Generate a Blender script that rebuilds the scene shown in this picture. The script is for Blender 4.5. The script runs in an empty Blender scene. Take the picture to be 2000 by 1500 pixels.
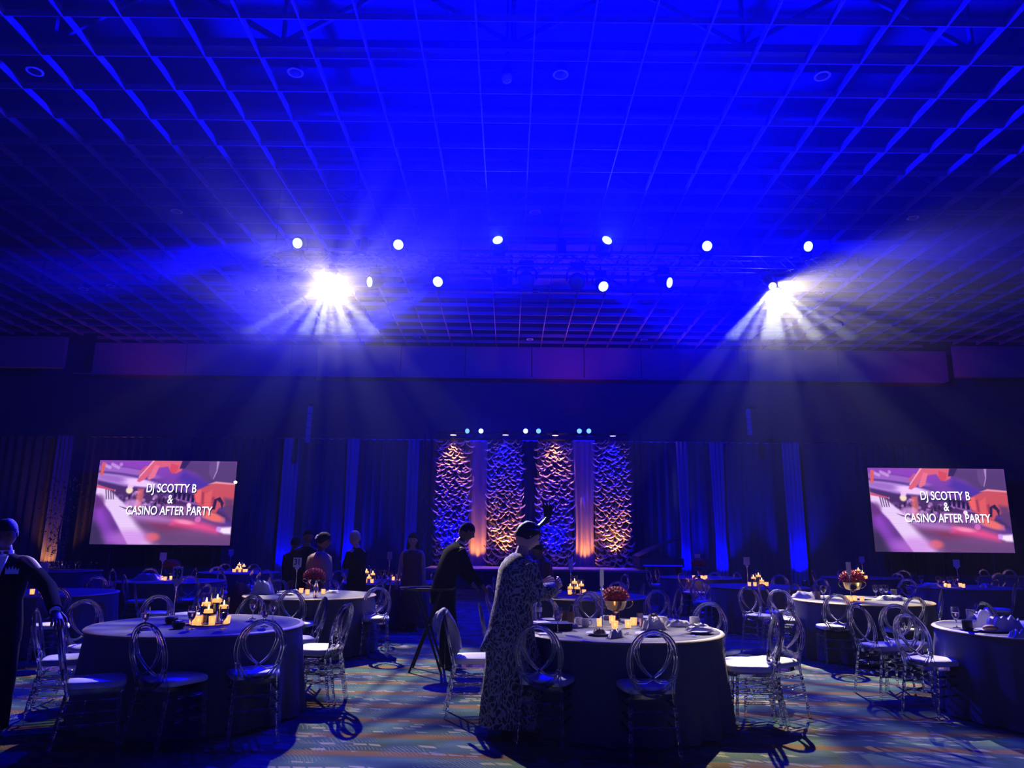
import bpy, math, random
import numpy as np
from mathutils import Vector, Matrix, Euler
S = bpy.context.scene
COL = S.collection
PI = math.pi
random.seed(7)
rnd = random.Random(11)

# ---------------------------------------------------------------- camera
F = 1405.0
cd = bpy.data.cameras.new('camera'); cam = bpy.data.objects.new('camera', cd); COL.objects.link(cam)
cd.sensor_fit = 'HORIZONTAL'; cd.sensor_width = 36.0; cd.lens = 36.0 * F / 2000.0
cd.clip_start = 0.05; cd.clip_end = 200
CAM = Vector((0, 0, 1.5))
ROT = (Matrix.Rotation(math.radians(-0.15), 3, 'Z') @ Matrix.Rotation(math.radians(90 + 12.4), 3, 'X') @ Matrix.Rotation(math.radians(0.55), 3, 'Z'))
cam.matrix_world = Matrix.Translation(CAM) @ ROT.to_4x4()
S.camera = cam
def ray(px, py): return ROT @ Vector(((px - 1000) / F, -(py - 750) / F, -1))
def at_z(px, py, z):                      # the point of the plane Z = z seen at that pixel
    d = ray(px, py); return CAM + d * ((z - CAM.z) / d.z)
def at_y(px, py, y):
    d = ray(px, py); return CAM + d * (y / d.y)

# ---------------------------------------------------------------- view, sampling, world
S.view_settings.view_transform = 'Standard'; S.view_settings.look = 'None'
S.view_settings.gamma = 1.0; S.view_settings.use_curve_mapping = False
S.view_settings.exposure = 0.0
cy = S.cycles
cy.max_bounces = 7; cy.diffuse_bounces = 2; cy.glossy_bounces = 3; cy.transmission_bounces = 6
cy.transparent_max_bounces = 6; cy.volume_bounces = 0
cy.sample_clamp_indirect = 8.0; cy.caustics_reflective = False; cy.caustics_refractive = False
cy.use_light_tree = True
w = bpy.data.worlds.new('world'); S.world = w; w.use_nodes = True
w.node_tree.nodes['Background'].inputs[0].default_value = (0.0, 0.0, 0.02, 1)
w.node_tree.nodes['Background'].inputs[1].default_value = 0.3

# ---------------------------------------------------------------- lights
BLUE = (0.0001, 0.0002, 1.0); WHITE = (0.80, 0.90, 1.0); WARM = (1.0, 0.85, 0.50)
AMBER = (1.0, 0.33, 0.05)
def lamp(kind, loc, power, color, target=None, angle=40, blend=0.4, radius=0.05, name='stage_light', gobo=None):
    ld = bpy.data.lights.new(name, kind); o = bpy.data.objects.new(name, ld); COL.objects.link(o)
    ld.energy = power; ld.color = color; o.location = loc; ld.shadow_soft_size = radius
    if kind == 'SPOT':
        ld.spot_size = math.radians(angle); ld.spot_blend = blend
        d = Vector(target) - Vector(loc)
        o.rotation_euler = d.to_track_quat('-Z', 'Y').to_euler()
    if gobo:
        ld.use_nodes = True; nt = ld.node_tree; N = nt.nodes; L = nt.links
        em = [n for n in N if n.type == 'EMISSION'][0]
        tc = N.new('ShaderNodeTexCoord')
        sep = N.new('ShaderNodeSeparateXYZ'); L.new(tc.outputs['Normal'], sep.inputs[0])
        dx = N.new('ShaderNodeMath'); dx.operation = 'DIVIDE'; L.new(sep.outputs[0], dx.inputs[0]); L.new(sep.outputs[2], dx.inputs[1])
        dy = N.new('ShaderNodeMath'); dy.operation = 'DIVIDE'; L.new(sep.outputs[1], dy.inputs[0]); L.new(sep.outputs[2], dy.inputs[1])
        cb = N.new('ShaderNodeCombineXYZ'); L.new(dx.outputs[0], cb.inputs[0]); L.new(dy.outputs[0], cb.inputs[1]); cb.inputs[2].default_value = gobo
        no = N.new('ShaderNodeTexNoise'); no.inputs['Scale'].default_value = 5.5; no.inputs['Detail'].default_value = 1.5; no.inputs['Distortion'].default_value = 2.0
        L.new(cb.outputs[0], no.inputs['Vector'])
        rp = N.new('ShaderNodeMapRange'); rp.inputs[1].default_value = 0.37; rp.inputs[2].default_value = 0.50
        rp.inputs[3].default_value = 0.15; rp.inputs[4].default_value = 1.5; L.new(no.outputs['Fac'], rp.inputs[0])
        at2 = N.new('ShaderNodeVectorMath'); at2.operation = 'NORMALIZE'
        cb2 = N.new('ShaderNodeCombineXYZ'); L.new(dx.outputs[0], cb2.inputs[0]); L.new(dy.outputs[0], cb2.inputs[1]); L.new(cb2.outputs[0], at2.inputs[0])
        n2 = N.new('ShaderNodeTexNoise'); n2.inputs['Scale'].default_value = 7.0; n2.inputs['Detail'].default_value = 2.0; L.new(at2.outputs[0], n2.inputs['Vector'])
        r2 = N.new('ShaderNodeMapRange'); r2.inputs[1].default_value = 0.42; r2.inputs[2].default_value = 0.56; r2.inputs[3].default_value = 0.22; r2.inputs[4].default_value = 1.6; L.new(n2.outputs['Fac'], r2.inputs[0])
        mu = N.new('ShaderNodeMath'); mu.operation = 'MULTIPLY'; L.new(rp.outputs[0], mu.inputs[0]); L.new(r2.outputs[0], mu.inputs[1])
        L.new(mu.outputs[0], em.inputs['Strength'])
    return o
# the two white profile spots hung under the truss, breakup gobo in both
WL = at_y(643, 553, 15.7); WR = at_y(1510, 560, 15.7)
lamp('SPOT', WL, 5600, WARM, target=(-1.6, 5.7, 0.0), angle=47, blend=0.25, radius=0.07, name='left_profile_lamp', gobo=6.1)
lamp('SPOT', WR, 7600, WARM, target=(5.6, 6.3, 0.0), angle=50, blend=0.3, radius=0.07, name='right_profile_lamp', gobo=9.4)
for q_, e_ in ((WL, 3), (WR, 4)): lamp('POINT', Vector(q_) + Vector((0, -.10, -.08)), e_, WARM, radius=0.06, name='profile_lens_glow')  # bare point lights added in front of the lenses for their glow
# extra narrow spots added at both profile lamps for shafts through the haze
for P_, xs_, e_ in ((WL, (-4.6, -3.0, -1.9, -1.1, -0.5, 0.3, 1.6), 60000), (WR, (-1.0, -0.1, 0.7, 1.3, 2.0, 3.1, 4.8, 8.0), 76000)):
    for k_, x_ in enumerate(xs_): lamp('SPOT', P_, e_ * (1.0, .6, .85)[k_ % 3], WHITE, target=(x_, 3.0, 0.0), angle=(2.5, 1.7, 3.1)[k_ % 3], blend=0.6, radius=0.02, name='added_shaft_spot')
# blue moving heads: pixel of the lens, pixel and depth (or height) of the aim, cone, power
HEADS = [
    # px, py, target, angle, power
    (587, 474, at_y(60, 560, 9), 8, 420000), (782, 476, at_y(420, 640, 9), 10, 130000),
    (975, 478, (-1.6, 10.0, 10.4), 128, 72000), (1180, 478, (4.2, 10.0, 10.4), 128, 72000),
    (1376, 480, at_y(1800, 520, 9), 11, 110000), (1570, 481, at_y(2300, 500, 9), 12, 90000),
    (734, 551, at_y(100, 540, 12), 8, 70000), (860, 547, at_y(300, 911, 8.5), 8.5, 260000),
    (980, 552, at_z(1060, 560, 8.4), 50, 26000), (1173, 556, at_y(1600, 828, 10), 9, 110000),
    (1296, 551, at_y(1900, 600, 12), 9, 60000)]
for i, (px, py, t, a, p) in enumerate(HEADS):
    loc = at_y(px, py, 15.75)
    d = (Vector(t) - loc).normalized()
    lamp('SPOT', loc + d * 0.20, p, BLUE, target=loc + d * 3, angle=a, blend=0.55, radius=0.08, name='blue_head_lamp')
# left blue patch lamp, then two unseen washes added behind the truss as fill
lamp('SPOT', (-7.2, 15.8, 8.3), 7000, BLUE, target=(-5.3, 5.4, 0.0), angle=17, blend=0.6, radius=0.12, name='unseen_blue_wash', gobo=2.2)
lamp('SPOT', (6, 20.5, 8.6), 8000, BLUE, target=(3, 9.5, 0.7), angle=110, blend=0.8, radius=0.2, name='unseen_blue_wash')
lamp('SPOT', (-7, 20.5, 8.6), 9500, BLUE, target=(-4, 9.5, 0.7), angle=110, blend=0.8, radius=0.2, name='unseen_blue_wash')

for x_, tx_ in ((-2.2, -9.0), (3.6, 10.5)):  # unseen blue spots added near the truss to lift the back wall
    lamp('SPOT', (x_, 16.4, 8.1), 9500, BLUE, target=(tx_, 29.0, 6.5), angle=120, blend=0.9, radius=0.12, name='added_wall_wash')

# ---------------------------------------------------------------- materials
MATS = {}
def mat(name, color=(0.5, 0.5, 0.5), rough=0.6, metal=0.0, trans=0.0, ior=1.45, emit=None, es=0.0, spec=0.5, bump=0.0, bscale=60, var=0.0, sheen=0.0):
    if name in MATS: return MATS[name]
    m = bpy.data.materials.new(name); m.use_nodes = True; nt = m.node_tree; N = nt.nodes; L = nt.links
    b = N['Principled BSDF']
    b.inputs['Base Color'].default_value = (*color, 1); b.inputs['Roughness'].default_value = rough
    b.inputs['Metallic'].default_value = metal; b.inputs['Transmission Weight'].default_value = trans
    b.inputs['IOR'].default_value = ior; b.inputs['Specular IOR Level'].default_value = spec
    if sheen: b.inputs['Sheen Weight'].default_value = sheen
    if emit: b.inputs['Emission Color'].default_value = (*emit, 1); b.inputs['Emission Strength'].default_value = es
    if bump or var:
        tc = N.new('ShaderNodeTexCoord'); no = N.new('ShaderNodeTexNoise'); no.inputs['Scale'].default_value = bscale; no.inputs['Detail'].default_value = 4
        L.new(tc.outputs['Object'], no.inputs['Vector'])
        if bump:
            bp = N.new('ShaderNodeBump'); bp.inputs['Strength'].default_value = bump; bp.inputs['Distance'].default_value = 0.01
            L.new(no.outputs['Fac'], bp.inputs['Height']); L.new(bp.outputs[0], b.inputs['Normal'])
        if var:
            mx = N.new('ShaderNodeMix'); mx.data_type = 'RGBA'
            mx.inputs[6].default_value = (*[c * (1 - var) for c in color], 1); mx.inputs[7].default_value = (*[min(1, c * (1 + var)) for c in color], 1)
            L.new(no.outputs['Fac'], mx.inputs[0]); L.new(mx.outputs[2], b.inputs['Base Color'])
    if emit: m.cycles.emission_sampling = 'NONE'
    MATS[name] = m; return m
ACRYL = mat('clear_acrylic', (0.97, 0.98, 1.0), 0.05, trans=1.0, ior=1.52)
GLASS = mat('clear_glass', (0.97, 0.98, 1.0), 0.03, trans=1.0, ior=1.45)
WATER = mat('water', (0.95, 0.97, 1.0), 0.0, trans=1.0, ior=1.33)
IVORY = mat('ivory_vinyl', (0.80, 0.78, 0.66), 0.55, bump=0.25, bscale=30, var=0.08)
CLOTH = mat('slate_linen', (0.095, 0.095, 0.11), 0.9, bump=0.3, bscale=250, var=0.12)
NAPKIN = mat('grey_white_napkin', (0.62, 0.60, 0.60), 0.85, bump=0.3, bscale=200)
CHINA = mat('white_china', (0.75, 0.75, 0.76), 0.2)
BLACKG = mat('black_glaze', (0.02, 0.02, 0.025), 0.3)
BLACKM = mat('black_metal', (0.015, 0.015, 0.018), 0.45, metal=0.3)
CHROME = mat('chrome', (0.8, 0.8, 0.82), 0.18, metal=1.0)
GOLD = mat('gold_metal', (0.8, 0.55, 0.25), 0.2, metal=1.0)
ALU = mat('truss_aluminium', (0.25, 0.25, 0.28), 0.35, metal=1.0)
SLAT = mat('ceiling_slat_paint', (0.17, 0.12, 0.18), 0.6)
DECK = mat('dark_plenum', (0.02, 0.02, 0.025), 0.9, var=0.3, bscale=2)
STEEL = mat('painted_steel', (0.05, 0.05, 0.06), 0.6)
WALLM = mat('dark_wall_panel', (0.05, 0.035, 0.045), 0.8, var=0.1, bscale=3)
BULK = mat('bulkhead_paint', (0.2, 0.13, 0.15), 0.85, var=0.1, bscale=1.5)
VELOUR = mat('black_velour', (0.02, 0.02, 0.025), 0.95, sheen=0.2)
SHEER = mat('pale_sheer', (0.12, 0.12, 0.13), 0.8)
BROWND = mat('bronze_satin', (0.34, 0.25, 0.18), 0.45, sheen=0.3)
SATIN = mat('copper_satin_ruffle', (0.5, 0.42, 0.38), 0.30, metal=0.6)
STAGEM = mat('stage_deck_paint', (0.10, 0.09, 0.11), 0.6)
CREAM = mat('candle_wax', (0.9, 0.75, 0.55), 0.5, emit=(1.0, 0.42, 0.12), es=1.5)  # emission stands in for flame light glowing in the wax
FLAME = mat('candle_flame', (1, 0.6, 0.2), 0.5, emit=(1.0, 0.55, 0.16), es=14)
FROST = mat('frosted_votive', (0.95, 0.75, 0.6), 0.5, trans=0.4, emit=(1.0, 0.40, 0.11), es=0.7)  # candlelight in the glass is put in as emission
SKIN_L = mat('skin_light', (0.55, 0.33, 0.25), 0.55)
SKIN_D = mat('skin_dark', (0.16, 0.08, 0.05), 0.5)
HAIR_D = mat('dark_hair', (0.012, 0.01, 0.01), 0.8, spec=0.15, bump=0.5, bscale=120)
HAIR_G = mat('grey_hair', (0.3, 0.28, 0.27), 0.6, bump=0.5, bscale=120)
HAIR_B = mat('blond_hair', (0.30, 0.2, 0.09), 0.55, bump=0.5, bscale=120)
SUIT = mat('black_suit_wool', (0.007, 0.007, 0.009), 1.0, spec=0.05, bump=0.2, bscale=300)
SHIRT = mat('white_shirt', (0.7, 0.7, 0.72), 0.7)
MAROON = mat('maroon_cloth', (0.10, 0.02, 0.035), 0.85)
TAN = mat('tan_shawl', (0.25, 0.14, 0.10), 0.85, bump=0.4, bscale=80)
RED = mat('red_bloom', (0.45, 0.01, 0.02), 0.6)
LEAF = mat('leaf_green', (0.03, 0.06, 0.03), 0.6)
PLATE = mat('sign_card', (0.62, 0.58, 0.62), 0.6)
INK = mat('black_ink', (0.01, 0.01, 0.012), 0.6)
LBLUE = mat('lens_blue_hot', (0.3, 0.4, 1), 0.3, emit=(0.55, 0.85, 1.0), es=1.9)
LBLUE2 = mat('lens_blue_dim', (0.2, 0.3, 1), 0.3, emit=(0.10, 0.28, 1.0), es=2.6)
LWHITE = mat('lens_white_hot', (1, 1, 1), 0.3, emit=(1.0, 0.96, 0.70), es=70)
LAMB = mat('lens_amber', (1, 0.7, 0.3), 0.3, emit=(1.0, 0.72, 0.42), es=3)
LPALE = mat('lens_pale_blue', (0.6, 0.6, 1), 0.3, emit=(0.32, 0.38, 1.0), es=2.5)

def carpet_material():
    m = bpy.data.materials.new('patterned_carpet'); m.use_nodes = True; nt = m.node_tree; N = nt.nodes; L = nt.links
    b = N['Principled BSDF']; b.inputs['Roughness'].default_value = 0.95; b.inputs['Specular IOR Level'].default_value = 0.1
    tc = N.new('ShaderNodeTexCoord')
    def mp(sx, sy, rz):
        q = N.new('ShaderNodeMapping'); q.inputs['Scale'].default_value = (sx, sy, 1); q.inputs['Rotation'].default_value = (0, 0, rz); L.new(tc.outputs['Object'], q.inputs[0]); return q
    def noise(v, sc, det=2, dist=0.0):
        n = N.new('ShaderNodeTexNoise'); n.inputs['Scale'].default_value = sc; n.inputs['Detail'].default_value = det; n.inputs['Distortion'].default_value = dist
        L.new(v.outputs[0], n.inputs['Vector']); return n
    def rng(s, a, b_, c=0.0, d=1.0):
        r = N.new('ShaderNodeMapRange'); r.inputs[1].default_value = a; r.inputs[2].default_value = b_; r.inputs[3].default_value = c; r.inputs[4].default_value = d
        L.new(s, r.inputs[0]); return r
    def mul(a, c):
        q = N.new('ShaderNodeMath'); q.operation = 'MULTIPLY'; L.new(a, q.inputs[0]); L.new(c, q.inputs[1]); return q
    def mix(f, a, c):
        q = N.new('ShaderNodeMix'); q.data_type = 'RGBA'; L.new(f, q.inputs[0])
        for k, v in ((6, a), (7, c)):
            if isinstance(v, tuple): q.inputs[k].default_value = (*v, 1)
            else: L.new(v, q.inputs[k])
        return q.outputs[2]
    base = mix(rng(noise(mp(0.5, 1.6, 0.12), 1.6, 3, 0.6).outputs['Fac'], 0.35, 0.65).outputs[0], (0.025, 0.085, 0.12), (0.09, 0.22, 0.24))
    wb = N.new('ShaderNodeTexWave'); wb.bands_direction = 'Y'; wb.inputs['Scale'].default_value = 0.60; wb.inputs['Distortion'].default_value = 2.4; wb.inputs['Detail'].default_value = 2; wb.inputs['Detail Scale'].default_value = 0.7
    L.new(mp(0.5, 1, 0.13).outputs[0], wb.inputs['Vector'])
    streak = rng(wb.outputs['Fac'], 0.78, 0.88)
    c1 = mix(streak.outputs[0], base, (0.27, 0.14, 0.06))
    # light parallelogram flecks set in broken rows
    mpf = mp(1, 1, 0.18)
    sh = N.new('ShaderNodeSeparateXYZ'); L.new(mpf.outputs[0], sh.inputs[0])
    ad = N.new('ShaderNodeMath'); ad.operation = 'MULTIPLY_ADD'; L.new(sh.outputs[1], ad.inputs[0]); ad.inputs[1].default_value = 0.8; L.new(sh.outputs[0], ad.inputs[2])
    cb0 = N.new('ShaderNodeCombineXYZ'); L.new(ad.outputs[0], cb0.inputs[0]); L.new(sh.outputs[1], cb0.inputs[1])
    wn = noise(mp(1, 1, 0), 1.1, 2); cb = N.new('ShaderNodeMix'); cb.data_type = 'RGBA'; cb.blend_type = 'ADD'; cb.inputs[0].default_value = 0.35; L.new(cb0.outputs[0], cb.inputs[6]); L.new(wn.outputs['Color'], cb.inputs[7])
    br = N.new('ShaderNodeTexBrick'); br.offset = 0.37; br.inputs['Scale'].default_value = 1.0
    br.inputs['Brick Width'].default_value = 0.13; br.inputs['Row Height'].default_value = 0.075; br.inputs['Mortar Size'].default_value = 0.012
    br.inputs['Color1'].default_value = (0, 0, 0, 1); br.inputs['Color2'].default_value = (1, 1, 1, 1); br.inputs['Mortar'].default_value = (0, 0, 0, 1)
    L.new(cb.outputs[2], br.inputs['Vector'])
    fl = rng(br.outputs['Color'], 0.55, 0.60)
    band = rng(noise(mp(0.45, 2.6, 0.14), 1.5, 2, 0.9).outputs['Fac'], 0.50, 0.54)
    c2 = mix(mul(fl.outputs[0], band.outputs[0]).outputs[0], c1, (0.42, 0.42, 0.36))
    # thin slanted dashes
    wv = N.new('ShaderNodeTexWave'); wv.inputs['Scale'].default_value = 9; wv.inputs['Distortion'].default_value = 4; L.new(cb.outputs[2], wv.inputs['Vector'])
    wf = rng(wv.outputs['Fac'], 0.90, 0.95)
    band2 = rng(noise(mp(0.7, 3.0, 0.14), 2.2, 2, 0.4).outputs['Fac'], 0.52, 0.56)
    c3 = mix(mul(wf.outputs[0], band2.outputs[0]).outputs[0], c2, (0.28, 0.30, 0.28))
    fine = noise(mp(1, 1, 0), 240, 2)
    c4 = N.new('ShaderNodeMix'); c4.data_type = 'RGBA'; c4.blend_type = 'MULTIPLY'; c4.inputs[0].default_value = 0.55
    L.new(c3, c4.inputs[6]); L.new(fine.outputs['Fac'], c4.inputs[7])
    sc = N.new('ShaderNodeMix'); sc.data_type = 'RGBA'; sc.blend_type = 'MULTIPLY'; sc.inputs[0].default_value = 1; L.new(c4.outputs[2], sc.inputs[6]); sc.inputs[7].default_value = (0.72, 0.72, 0.72, 1)
    L.new(sc.outputs[2], b.inputs['Base Color'])
    bp = N.new('ShaderNodeBump'); bp.inputs['Strength'].default_value = 0.4; bp.inputs['Distance'].default_value = 0.004
    L.new(fine.outputs['Fac'], bp.inputs['Height']); L.new(bp.outputs[0], b.inputs['Normal'])
    return m

# ---------------------------------------------------------------- mesh helpers
class MB:
    def __init__(s): s.v = []; s.f = []
    def add(s, vs, fs):
        n = len(s.v); s.v += [tuple(v) for v in vs]; s.f += [tuple(i + n for i in f) for f in fs]; return s
    def box(s, c, size, rz=0.0, M=None):
        x, y, z = size[0] / 2, size[1] / 2, size[2] / 2
        vs = [Vector((a * x, b * y, d * z)) for a in (-1, 1) for b in (-1, 1) for d in (-1, 1)]
        R = Matrix.Rotation(rz, 3, 'Z') if M is None else M
        vs = [R @ v + Vector(c) for v in vs]
        return s.add(vs, [(0, 1, 3, 2), (4, 6, 7, 5), (0, 4, 5, 1), (2, 3, 7, 6), (0, 2, 6, 4), (1, 5, 7, 3)])
    def tube(s, pts, r, seg=8, closed=False, cap=True, flat=None):
        pts = [Vector(p) for p in pts]; n = len(pts)
        rs = r if isinstance(r, (list, tuple)) else [r] * n
        up = None; vs = []
        for i, p in enumerate(pts):
            if closed: t = pts[(i + 1) % n] - pts[i - 1]
            else: t = pts[min(i + 1, n - 1)] - pts[max(i - 1, 0)]
            t.normalize()
            if up is None:
                up = Vector((0, 0, 1)) if abs(t.z) < 0.9 else Vector((0, 1, 0))
            a = t.cross(up); a.normalize(); b = a.cross(t); b.normalize(); up = b
            for k in range(seg):
                q = 2 * PI * k / seg
                vs.append(p + (a * math.cos(q) + b * math.sin(q)) * rs[i])
        fs = []
        for i in range(n if closed else n - 1):
            j = (i + 1) % n
            for k in range(seg):
                k2 = (k + 1) % seg
                fs.append((i * seg + k, j * seg + k, j * seg + k2, i * seg + k2))
        if not closed and cap:
            fs.append(tuple(range(seg))); fs.append(tuple(reversed(range((n - 1) * seg, n * seg))))
        return s.add(vs, fs)
    def lathe(s, prof, c=(0, 0, 0), seg=20, M=None, sx=1.0, sy=1.0, cap=True):
        vs = []; c = Vector(c)
        for (r, z) in prof:
            for k in range(seg):
                q = 2 * PI * k / seg; v = Vector((r * math.cos(q) * sx, r * math.sin(q) * sy, z))
                vs.append((M @ v if M else v) + c)
        n = len(prof)
        fs = [(i * seg + k, i * seg + (k + 1) % seg, (i + 1) * seg + (k + 1) % seg, (i + 1) * seg + k) for i in range(n - 1) for k in range(seg)]
        if cap:
            if prof[0][0] > 1e-5: fs.append(tuple(reversed(range(seg))))
            if prof[-1][0] > 1e-5: fs.append(tuple(range((n - 1) * seg, n * seg)))
        return s.add(vs, fs)
    def loft(s, rings, cap=True):          # rings: lists of equal numbers of points
        n = len(rings[0]); vs = [p for r in rings for p in r]
        fs = [(i * n + k, i * n + (k + 1) % n, (i + 1) * n + (k + 1) % n, (i + 1) * n + k) for i in range(len(rings) - 1) for k in range(n)]
        if cap: fs.append(tuple(reversed(range(n)))); fs.append(tuple(range((len(rings) - 1) * n, len(rings) * n)))
        return s.add(vs, fs)
    def ball(s, c, r, seg=12, rings=8, sx=1, sy=1, sz=1, M=None):
        prof = [(max(1e-6, r * math.sin(PI * i / rings)), -r * math.cos(PI * i / rings) * sz) for i in range(rings + 1)]
        return s.lathe(prof, c, seg, M=M, sx=sx, sy=sy, cap=False)
    def grid(s, P, thick=0.0):             # P[i][j] points of an open sheet
        a = len(P); b = len(P[0]); n = len(s.v)
        vs = [p for row in P for p in row]
        fs = [(i * b + j, i * b + j + 1, (i + 1) * b + j + 1, (i + 1) * b + j) for i in range(a - 1) for j in range(b - 1)]
        if not thick: return s.add(vs, fs)
        tmp = [Vector(v) for v in vs]; nr = [Vector((0, 0, 0)) for _ in tmp]
        for f in fs:
            q = (tmp[f[1]] - tmp[f[0]]).cross(tmp[f[3]] - tmp[f[0]])
            for k in f: nr[k] += q
        m = len(tmp)
        vs2 = [tmp[k] + (nr[k].normalized() * thick if nr[k].length > 0 else Vector((0, 0, thick))) for k in range(m)]
        fs2 = [tuple(reversed([k + m for k in f])) for f in fs]
        bd = [j for j in range(b)] + [i * b + b - 1 for i in range(1, a)] + [(a - 1) * b + j for j in range(b - 2, -1, -1)] + [i * b for i in range(a - 2, 0, -1)]
        sd = [(bd[k], bd[(k + 1) % len(bd)], bd[(k + 1) % len(bd)] + m, bd[k] + m) for k in range(len(bd))]
        return s.add(tmp + vs2, fs + fs2 + [tuple(reversed(q)) for q in sd])
    def mesh(s, name, m=None, smooth=True):
        me = bpy.data.meshes.new(name); me.from_pydata([tuple(v) for v in s.v], [], s.f); me.update()
        if m: me.materials.append(m)
        if smooth:
            me.polygons.foreach_set('use_smooth', [True] * len(me.polygons))
            me.set_sharp_from_angle(angle=math.radians(50))
        return me
    def build(s, name, m, parent=None, smooth=True, loc=None, kind=None, label=None):
        o = bpy.data.objects.new(name, s.mesh(name, m, smooth)); COL.objects.link(o)
        if parent: o.parent = parent
        if loc is not None: o.location = loc
        if kind: o['kind'] = kind
        if label: o['label'] = label
        return o
def tag(o, label, cat, group=None, kind=None):
    o['label'] = label; o['category'] = cat
    if group: o['group'] = group
    if kind: o['kind'] = kind
    return o
def empty(name, loc=(0, 0, 0), rz=0.0, label=None, cat=None, group=None):
    o = bpy.data.objects.new(name, None); COL.objects.link(o); o.location = loc; o.rotation_euler = (0, 0, rz); o.empty_display_size = 0.2
    if label: tag(o, label, cat, group)
    return o
def struct(o): o['kind'] = 'structure'; return o
def kids(o): return [c for c in bpy.data.objects if c.parent is o]
def share(name, me, parent=None, loc=None):
    o = bpy.data.objects.new(name, me); COL.objects.link(o)
    if parent: o.parent = parent
    if loc is not None: o.location = loc
    return o
KID = {}
def copy_tree(o, loc, rz, label=None, cat=None, group=None):
    c = o.copy(); COL.objects.link(c); c.location = loc; c.rotation_euler = (0, 0, rz)
    if label: c['label'] = label
    if group: c['group'] = group
    elif 'group' in c: del c['group']
    if o.name not in KID: KID[o.name] = [(k, kids(k)) for k in kids(o)]
    for k, gs in KID[o.name]:
        d = k.copy(); COL.objects.link(d); d.parent = c
        for g in gs:
            e = g.copy(); COL.objects.link(e); e.parent = d
    return c

# ================================================================ THE ROOM
CEIL = 9.5; CELL = 0.929; XW = 27.0; YB = 29.3; Y0 = -8.0
m = MB(); m.box((0, (YB + Y0) / 2 + 1, -0.06), (2 * XW + 1, YB - Y0 + 3, 0.12)); fl = struct(m.build('floor', carpet_material(), smooth=False))
m = MB(); m.box((0, YB + 0.9, 5.7), (2 * XW, 0.2, 11.8)); wb = struct(m.build('wall_back', WALLM, smooth=False))
m = MB(); m.box((0, Y0 - 0.1, 5.7), (2 * XW, 0.2, 11.8)); struct(m.build('wall_front', WALLM, smooth=False))
for sx, nm in ((-1, 'wall_left'), (1, 'wall_right')):
    m = MB(); m.box((sx * (XW + 0.1), (YB + Y0) / 2, 5.7), (0.2, YB - Y0 + 2, 11.8)); struct(m.build(nm, WALLM, smooth=False))
# bulkhead panels under the back edge of the ceiling grid
bh = bpy.data.objects.new('trim_1', None); COL.objects.link(bh); struct(bh)
xs = [-17.5, -13.6, -9.2, -4.6, -1.9, 0.9, 3.1, 5.5, 9.6, 13.8, 18.4]
for a, b in zip(xs[:-1], xs[1:]):
    m = MB(); m.box(((a + b) / 2, YB + 0.12, 8.9), (b - a - 0.03, 0.2, 1.3)); m.build('panel', BULK, bh, smooth=False)
m = MB(); m.box((0, YB + 0.5, 8.22), (36.5, 0.9, 0.06)); m.build('soffit', BULK, bh, smooth=False)
for sx in (-1, 1):
    m = MB(); m.box((sx * 22.5, YB - 0.75, 8.9), (8.6, 0.2, 1.3)); m.build('panel', BULK, bh, smooth=False)
# ceiling: open egg-crate of deep thin slats under a dark plenum
ce = bpy.data.objects.new('ceiling', None); COL.objects.link(ce); struct(ce)
m = MB(); m.box((0, (YB + Y0) / 2, 12.0), (2 * XW, YB - Y0 + 2, 0.2)); m.build('deck', DECK, ce, smooth=False)
BH = 0.13
ml = MB(); ml.box((0, 0, 0), (0.024, YB - Y0, BH)); mel = ml.mesh('slat', SLAT, False)
ms = MB(); ms.box((0, 0, 0), (0.024, YB - 1.2 - Y0, BH)); mes = ms.mesh('slat', SLAT, False)
for k in range(-28, 28):
    x = 0.335 + CELL * k
    inside = abs(x) < 17.0
    share('slat', mel if inside else mes, ce, (x, ((YB if inside else YB - 1.2) + Y0) / 2, CEIL + BH / 2))
mc = MB(); mc.box((0, 0, 0), (2 * XW - 0.1, 0.02, BH - 0.01)); mec = mc.mesh('cross_slat', SLAT, False)
mc = MB(); mc.box((0, 0, 0), (34.0, 0.02, BH - 0.01)); mec2 = mc.mesh('cross_slat', SLAT, False)
for k in range(-19, 21):
    y = 9.84 + 0.937 * k
    share('cross_slat', mec if y < YB - 1.2 else mec2, ce, (0, y, CEIL + BH / 2))
# roof trusses up in the plenum
for yy in (2.0, 8.8, 11.3, 17.5, 24.0):
    m = MB(); L0 = 2 * XW - 0.4
    m.box((0, yy, 11.55), (L0, 0.16, 0.16)); m.box((0, yy, 10.15), (L0, 0.16, 0.16))
    n = 26
    for i in range(n):
        xa = -L0 / 2 + i * L0 / n; xb = xa + L0 / n
        m.tube([(xa, yy, 10.2), (xb, yy, 11.5)] if i % 2 else [(xa, yy, 11.5), (xb, yy, 10.2)], 0.055, 6)
        if i % 2: m.tube([(xa, yy, 10.2), (xa, yy, 11.5)], 0.05, 6)
    m.build('roof_truss', STEEL, ce, smooth=False)
for yy in (4.5, 10.1, 14.5):
    m = MB(); m.tube([(-XW + 0.3, yy, 10.9), (XW - 0.3, yy, 10.9)], 0.16, 10); m.build('duct', STEEL, ce)
ORD = ['leftmost', 'second from the left', 'third from the left', 'fourth from the left', 'fifth from the left', 'sixth from the left', 'seventh from the left', 'eighth from the left', 'ninth from the left', 'tenth from the left']
def ordn(i, n):
    if n == 1: return 'single one'
    if i == n - 1: return 'rightmost'
    if i < 10: return ORD[i]
    if n - 1 - i < 9: return ORD[n - 1 - i].replace('left', 'right')
    return 'number %d from the left' % (i + 1)
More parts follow.
